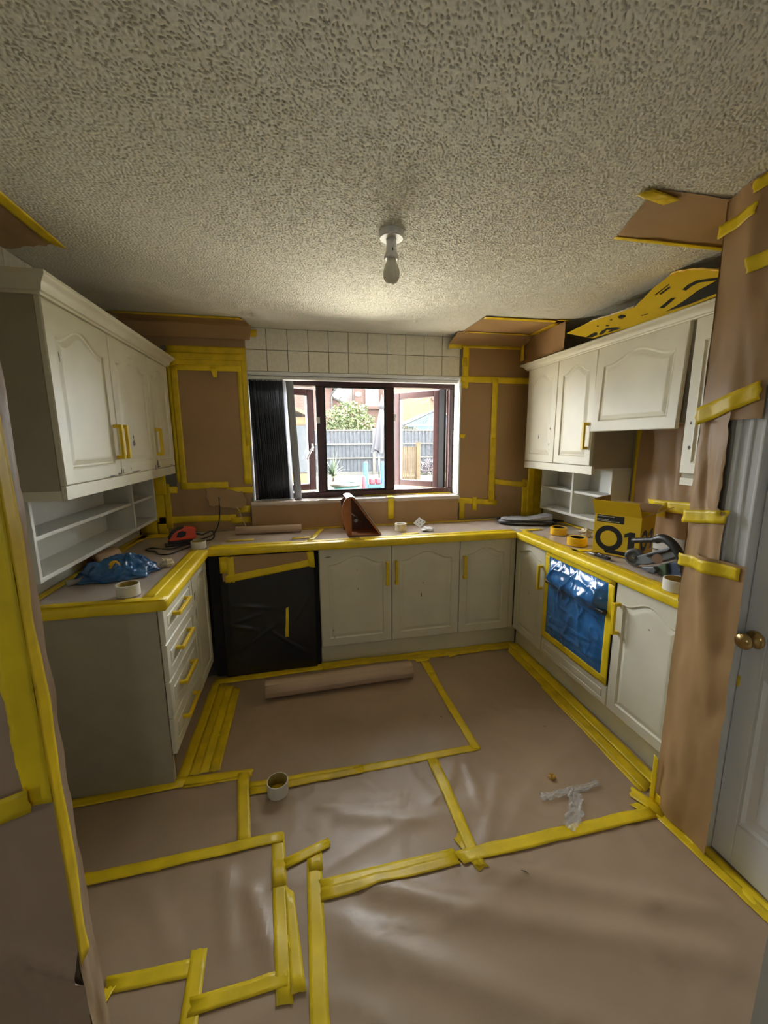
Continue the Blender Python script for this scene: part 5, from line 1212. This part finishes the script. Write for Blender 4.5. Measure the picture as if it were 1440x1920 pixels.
for nm, pts in (
    ('printed_mark', [(2.4010, -0.2556, 2.2169), (2.4019, -0.2694, 2.2203), (2.4037, -0.3255, 2.2276), (2.4022, -0.3520, 2.2223), (2.3977, -0.3594, 2.2063), (2.3962, -0.3234, 2.2007)]),
    ('printed_mark', [(2.3975, -0.3737, 2.2060), (2.4017, -0.3901, 2.2210), (2.4033, -0.4283, 2.2270), (2.3981, -0.5140, 2.2096), (2.3938, -0.5536, 2.1945), (2.3940, -0.4866, 2.1947), (2.3953, -0.4410, 2.1988), (2.3971, -0.4817, 2.2058), (2.4003, -0.4331, 2.2164), (2.3968, -0.4208, 2.2038), (2.3946, -0.3970, 2.1958)]),
    ('printed_mark', [(2.4155, -0.4951, 2.2717), (2.4166, -0.5182, 2.2759), (2.4126, -0.5567, 2.2618), (2.4098, -0.5610, 2.2517), (2.4101, -0.5324, 2.2527), (2.4124, -0.5083, 2.2607)]),
    ('printed_fleck', [(2.4146, -0.3269, 2.2664), (2.4144, -0.3415, 2.2657), (2.4114, -0.3492, 2.2553), (2.4121, -0.3358, 2.2575)]),
    ('printed_fleck', [(2.4090, -0.4101, 2.2475), (2.4073, -0.4396, 2.2415), (2.4051, -0.4448, 2.2339), (2.4068, -0.4181, 2.2397)]),
    ('printed_fleck', [(2.4025, -0.6779, 2.2270), (2.4010, -0.7224, 2.2224), (2.4002, -0.7250, 2.2195), (2.4014, -0.6809, 2.2233)]),
    ('printed_fleck', [(2.4164, -0.4338, 2.2742), (2.4156, -0.4526, 2.2714), (2.4132, -0.4563, 2.2630), (2.4138, -0.4423, 2.2650)]),
    ('printed_bar', [(2.4025, -0.7873, 2.2291), (2.4079, -0.8479, 2.2580), (2.4067, -0.8770, 2.2512), (2.4011, -0.8187, 2.2207)]),
    ('printed_arc', [(2.4116, -0.9013, 2.2781), (2.4142, -0.9257, 2.2918), (2.4151, -0.9683, 2.2960), (2.4102, -1.0876, 2.2664), (2.4080, -1.0911, 2.2540), (2.4125, -0.9832, 2.2811), (2.4116, -0.9466, 2.2773), (2.4097, -0.9245, 2.2668)]),
    ('printed_small_line', [(2.4167, -0.7386, 2.3094), (2.4216, -0.8128, 2.3351), (2.4209, -0.8164, 2.3313), (2.4159, -0.7434, 2.3046)]),
    ('printed_small_line', [(2.4160, -0.7677, 2.3051), (2.4191, -0.8200, 2.3213), (2.4177, -0.8267, 2.3133), (2.4146, -0.7767, 2.2969)]),
    ('interior_shade_patch', [(2.3973, -0.8345, 2.1993), (2.3993, -0.8864, 2.2094), (2.4018, -0.9345, 2.2227), (2.4060, -0.9882, 2.2452), (2.4093, -1.0890, 2.2615), (2.3987, -1.1056, 2.2018), (2.3969, -0.9539, 2.1946)]),  # black patch standing in for the shaded inside of the box
):
    mb = MB(); mb.prism([Vector(p) + Vector((-0.0022, 0, -0.0004)) for p in pts], (0.0008, 0, 0)); mb.build(nm, INK, tc_)

# ================================================================== the garden and the houses behind
GZ = 0.0
q = MB(); q.box(-6, 14, 0.86, 5.0, GZ - 0.1, GZ); struct(q.build('bounce_patio', BOUNCE_PAVING, None))  # unseen below the sill; made pale to bounce sunlight onto the ceiling
q = MB(); q.prism([(-8, 5.0, GZ - 0.1), (-8, 40, GZ - 0.1), (-8, 40, 0.38), (-8, 11, 0.38), (-8, 5.0, GZ)], (34, 0, 0)); struct(q.build('lawn', LAWN, None))
fe = thing('garden_fence', 'grey boarded garden fence with horizontal rails beyond the window', 'fence', (3.5, 12, 0.38))
x = -3.0; k = 0
while x < 8.2:
    w_ = 0.135
    zt = 1.98 + RND.uniform(-0.01, 0.01); q = MB(); q.prism([(x, 11.985, 0.50), (x + w_, 12.008, 0.50), (x + w_, 12.03, 0.50), (x, 12.03, 0.50)], (0, 0, zt - 0.50)); q.build('board', FENCE, fe)
    x += w_; k += 1
for z in (0.97, 1.47, 1.955): B('rail', CONC, fe, -3, 8.2, 11.945, 11.984, z, z + 0.045)
B('gravel_board', CONC, fe, -3, 8.2, 11.97, 12.03, 0.36, 0.50)
for x in (-2.2, 0.5, 3.22, 5.95): B('post', CONC, fe, x, x + 0.10, 11.93, 12.05, 0.36, 2.06)

def foliage(name, label, cat, c, s, n, leaf, mt_, seed, grp=None):
    r = random.Random(seed); t = thing(name, label, cat, (c[0], c[1], 0.37), grp)
    mb = MB()
    for _ in range(n):
        while True:
            p = Vector((r.uniform(-1, 1), r.uniform(-1, 1), r.uniform(-1, 1)))
            if p.length < 1 + 0.2 * noise.noise(p * 2): break
        p = Vector((c[0] + p.x * s[0], c[1] + p.y * s[1], c[2] + p.z * s[2] + 0.12 * s[2] * noise.noise(p * 3)))
        a = Vector((r.uniform(-1, 1), r.uniform(-1, 1), r.uniform(-0.6, 1))).normalized() * leaf
        b_ = a.cross(Vector((r.uniform(-1, 1), r.uniform(-1, 1), r.uniform(-1, 1)))).normalized() * leaf * 0.4
        mb.add([p - a, p + b_, p + a, p - b_], [(0, 1, 2, 3)])
    o = mb.build('foliage', mt_, t, fix=False); o['kind'] = 'stuff'
    q = MB(); q.tube([(c[0], c[1], 0.36), (c[0] + 0.05, c[1], c[2])], [0.06, 0.03], 8); q.build('trunk', TIMBER, t)
    return t
foliage('garden_bush', 'large leafy bush rising above the fence behind the middle pane', 'bush', (2.60, 13.6, 2.2), (1.05, 0.7, 0.95), 2600, 0.075, LEAF, 3)
foliage('garden_bush', 'low yellow-green bush above the fence below the right house wall', 'bush', (4.7, 13.2, 1.85), (0.85, 0.4, 0.35), 900, 0.06, mat('yellow_leaf', (0.05, 0.042, 0.011), 0.7, var=0.4, vscale=6), 4)
foliage('climbing_plant', 'pale climbing plant on the fence at the right window edge', 'plant', (5.75, 11.75, 1.2), (0.16, 0.12, 0.75), 500, 0.055, mat('grey_leaf', (0.06, 0.065, 0.07), 0.7, var=0.5, vscale=7), 5)
foliage('flowering_plant', 'mauve and grey flowering plant at the fence foot on the right', 'plant', (5.2, 11.5, 0.65), (0.55, 0.2, 0.30), 600, 0.05, mat('mauve_leaf', (0.08, 0.065, 0.075), 0.7, var=0.5, vscale=9), 6)
# spiky cordyline
co = thing('spiky_plant', 'spiky green cordyline in front of the fence', 'plant', (1.50, 8.7, 0.2))
q = MB(); q.tube([(1.50, 8.7, 0.2), (1.50, 8.7, 0.66)], [0.05, 0.04], 8); q.build('stem', TIMBER, co, smooth=True)
r = random.Random(11)
for k in range(56):
    a = r.uniform(0, 2 * math.pi); el = r.uniform(-0.1, 1.4); L = r.uniform(0.5, 0.78); d_ = Vector((math.cos(a) * math.cos(el), math.sin(a) * math.cos(el), math.sin(el)))
    side = d_.cross(Vector((0, 0, 1))).normalized() * 0.028
    mb = MB(); base = Vector((1.50, 8.7, 0.64)); pts = []
    for i in range(6):
        t = i / 5; p = base + d_ * L * t - Vector((0, 0, 0.35 * t * t * math.cos(el) * L)); w_ = (1 - t) ** 0.5
        pts += [p - side * w_, p + side * w_]
    mb.add(pts, [(2 * i, 2 * i + 1, 2 * i + 3, 2 * i + 2) for i in range(5)]); mb.build('leaf', LEAF2, co, fix=False)
# closed parasol
pa = thing('garden_parasol', 'closed mauve-grey garden parasol standing on the lawn', 'parasol', (2.9, 9.0, 0.3))
mb = MB()
def fpar(u, v):
    a = 2 * math.pi * u; z = 1.30 + 1.28 * v
    rr = (0.185 * (1 - v) ** 0.75 + 0.025) * (1 + 0.28 * math.cos(8 * a) * (1 - v))
    return (2.90 + rr * math.cos(a) + 0.06 * v, 9.0 + rr * math.sin(a), z - 0.05 * math.cos(4 * a) * (1 - v))
mb.grid(fpar, 48, 14); mb.build('folded_canopy', PARA, pa, smooth=True, fix=False)
q = MB(); q.lathe([(0.095, 2.52), (0.07, 2.62), (0.03, 2.76), (0.012, 2.87), (0.0, 2.88)], 16, (2.965, 9, 0)); q.build('canopy_cap', PARA, pa, smooth=True)
q = MB(); q.tube([(2.87, 9, 0.33), (2.88, 9, 1.4)], 0.025, 10); q.build('pole', POOLW, pa, smooth=True)
q = MB(); q.lathe([(0.0, 0.30), (0.25, 0.30), (0.25, 0.36), (0.05, 0.40), (0.0, 0.40)], 20, (2.87, 9, 0)); q.build('base_weight', CONC, pa)
# toy see-saw table and paddling pool
ty_ = thing('garden_toy', 'blue and red plastic climbing toy beside the paddling pool', 'toy', (2.35, 7.0, 0.15))
for x in (2.10, 2.525):
    mb = MB(); mb.prism([(x, 6.95, 0.15), (x + 0.105, 6.95, 0.15), (x + 0.105, 6.95, 1.05), (x + 0.085, 6.95, 1.10), (x + 0.02, 6.95, 1.10), (x, 6.95, 1.05)], (0, 0.09, 0)); mb.build('blue_upright', TOYB, ty_, bevel=0.012)
    mb = MB(); mb.lathe([(0.0, 0), (0.022, 0), (0.022, 0.01), (0.0, 0.01)], 16, (x + 0.055, 6.951, 1.0), Matrix.Rotation(math.pi / 2, 3, 'X')); mb.build('upright_hole', NAVYP, ty_)
for x in (2.235, 2.385): B('red_seat', TOYR, ty_, x, x + 0.125, 6.90, 7.08, 0.56, 0.70, bevel=0.02)
B('blue_beam', TOYB, ty_, 2.20, 2.53, 6.94, 7.04, 0.47, 0.56, bevel=0.01)
mb = MB(); mb.prism([(2.02, 6.85, 0.15), (2.13, 6.85, 0.15), (2.125, 6.85, 0.70), (2.09, 6.85, 0.78), (2.05, 6.85, 0.76)], (0, 0.08, 0)); mb.build('red_slide_end', TOYR, ty_, bevel=0.015)
pp = thing('paddling_pool', 'teal paddling pool with a white inflated rim', 'pool', (1.62, 6.6, 0.12))
mb = MB(); mb.lathe([(0.30, 0.15), (0.33, 0.4), (0.33, 0.60), (0.30, 0.62), (0.28, 0.55), (0.28, 0.3), (0.30, 0.15)], 40, (1.62, 6.6, 0)); mb.build('pool_wall', POOLM, pp, smooth=True)
mb = MB(); mb.lathe([(0.34 + 0.04 * math.cos(a), 0.62 + 0.04 * math.sin(a)) for a in [2 * math.pi * i / 12 for i in range(12)]], 40, (1.62, 6.6, 0), closed=True); mb.build('inflated_rim', POOLW, pp, smooth=True)
mb = MB(); mb.lathe([(0.0, 0.56), (0.28, 0.56)], 32, (1.62, 6.6, 0)); mb.build('water', POOLM, pp)
# slatted timber gate
ga = thing('slatted_gate', 'golden slatted timber gate leaning in front of the fence', 'gate', (3.75, 9, 0.3))
for k in range(11): B('slat', TIMBER, ga, 3.40 + 0.055 * k, 3.44 + 0.055 * k, 9.0, 9.02, 0.34, 1.42)
for z in (0.46, 1.33): B('rail', TIMBER, ga, 3.36, 4.0, 9.021, 9.05, z, z + 0.08)
B('post', TIMBER, ga, 4.0, 4.12, 8.96, 9.06, 0.3, 1.55)
# shed and decking
sh = thing('garden_shed', 'timber garden shed with a blue-grey door seen behind the open left sash', 'shed', (0.3, 5.2, 0.0))
B('wall', TIMBER, sh, -1.4, 0.74, 5.0, 6.8, 0.0, 2.02)
B('door', SHEDB, sh, 0.16, 0.735, 4.97, 4.999, 1.02, 1.87); B('lower_board', TIMBER, sh, -0.5, 0.745, 4.96, 4.999, 0.7, 1.0)
mb = MB(); mb.prism([(0.86, 4.85, 2.0), (0.10, 4.85, 2.34), (-0.35, 4.85, 2.50), (-1.5, 4.85, 2.0), (-1.5, 4.85, 2.06), (-0.35, 4.85, 2.57), (0.86, 4.85, 2.06)], (0, 2.0, 0)); mb.build('roof', TIMBER, sh)
# decking planter right
pl_ = thing('timber_planter', 'golden timber planter at the right window edge', 'planter', (3.9, 7.0, 0.3))
for z in (0.15, 0.30, 0.45): B('plank', TIMBER, pl_, 3.55, 4.4, 7.0, 7.04, z, z + 0.14)
B('soil', PLYD, pl_, 3.55, 4.4, 7.04, 7.5, 0.2, 0.52)

def house_window(h, x0, x1, z0, z1, y):
    f = B('window', WINW, h, x0, x1, y - 0.05, y + 0.02, z0, z1)
    n = max(1, int((x1 - x0) / 0.45)); w_ = (x1 - x0 - 0.06) / n
    for k in range(n): B('pane', WING, f, x0 + 0.05 + k * w_, x0 + 0.01 + (k + 1) * w_, y - 0.056, y - 0.049, z0 + 0.07, z1 - 0.07)
# left house: gable side on
hl = thing('brick_house', 'orange brick house with a gutter at the left of the middle pane', 'house', (0.5, 26, 0.3))
B('wall', BRICKO, hl, -4.0, 3.02, 26, 33, 0.2, 5.25)
mb = MB(); mb.prism([(3.35, 25.7, 5.15), (3.35, 25.7, 5.35), (3.0, 25.7, 5.5), (-4.3, 25.7, 8.3), (-4.3, 25.7, 8.1), (2.9, 25.7, 5.2)], (0, 7.6, 0)); mb.build('roof', ROOFT, hl)
mb = MB(); mb.tube([(3.25, 25.65, 5.15), (3.0, 25.8, 4.85), (2.92, 25.92, 4.6), (2.92, 25.92, 2.0)], 0.06, 8); mb.build('drainpipe', ROOFT, hl)
mb = MB(); mb.prism([(3.02, 26.4, 0.3), (4.4, 26.4, 0.3), (4.4, 26.4, 3.85), (3.02, 26.4, 4.55)], (0, 4, 0)); mb.build('lean_to_wall', BRICKO, hl)
mb = MB(); mb.prism([(3.0, 26.3, 4.55), (4.41, 26.3, 3.88), (4.41, 26.3, 4.02), (3.0, 26.3, 4.72)], (0, 4.2, 0)); mb.build('lean_to_roof', ROOFT, hl)
# middle house with bay window
hm = thing('brick_house', 'orange brick house with a first-floor bay window and oval plaque', 'house', (6, 27, 0.3))
B('wall', BRICKO, hm, 4.42, 7.15, 26.5, 33, 0.2, 8.2)
house_window(hm, 5.35, 6.30, 4.05, 5.35, 26.4)
B('bay_sill', BRICKO, hm, 5.25, 6.4, 26.2, 26.5, 3.85, 4.05)
mb = MB(); mb.lathe([(0.0, 0.0), (0.24, 0.0), (0.24, 0.03), (0.0, 0.03)], 24, (4.86, 26.5, 4.86), Matrix.Rotation(math.pi / 2, 3, 'X') @ Matrix.Diagonal((1, 0.72, 1))); mb.build('plaque', POOLW, hm)
mb = MB(); mb.tube([(4.47, 26.42, 5.3), (4.47, 26.44, 4.75), (4.5, 26.44, 4.3)], 0.06, 8); mb.build('drainpipe', ROOFT, hm)
# right house in buff brick
hr = thing('brick_house', 'buff brick house behind the right-hand sash', 'house', (9.5, 25, 0.3))
B('wall', BRICKY, hr, 7.2, 14.5, 25.5, 33, 0.2, 8.2)
house_window(hr, 9.95, 11.0, 4.6, 6.0, 25.4)
B('window_ledge', BRICKO, hr, 9.9, 11.1, 25.25, 25.5, 4.42, 4.6)
# conservatory
cn = thing('conservatory', 'conservatory with a blue glazed pitched roof behind the fence', 'conservatory', (6.8, 16, 0.3))
mb = MB(); mb.prism([(5.55, 16, 2.36), (6.98, 16, 2.98), (8.4, 16, 2.36)], (0, 2.5, 0)); mb.build('glazed_roof', CONSB, cn)
for a_, b_ in (((5.40, 2.33), (7.0, 3.02)), ((7.0, 3.02), (8.6, 2.33)), ((6.35, 2.36), (6.98, 2.97)), ((7.5, 2.36), (7.0, 2.97))):
    mb = MB(); mb.tube([(a_[0], 15.96, a_[1]), (b_[0], 15.96, b_[1])], 0.035 if a_[0] in (6.35, 7.5) else 0.06, 6); mb.build('roof_bar', POOLW, cn)
B('eaves', POOLW, cn, 5.4, 8.6, 15.93, 16.05, 2.28, 2.36); B('glazed_wall', CONSB, cn, 5.5, 8.5, 16.0, 18.4, 0.3, 2.28)
foliage('garden_tree', 'small distant tree between the two orange brick houses', 'tree', (4.3, 35, 4.7), (0.9, 0.6, 1.0), 300, 0.14, LEAF, 8)
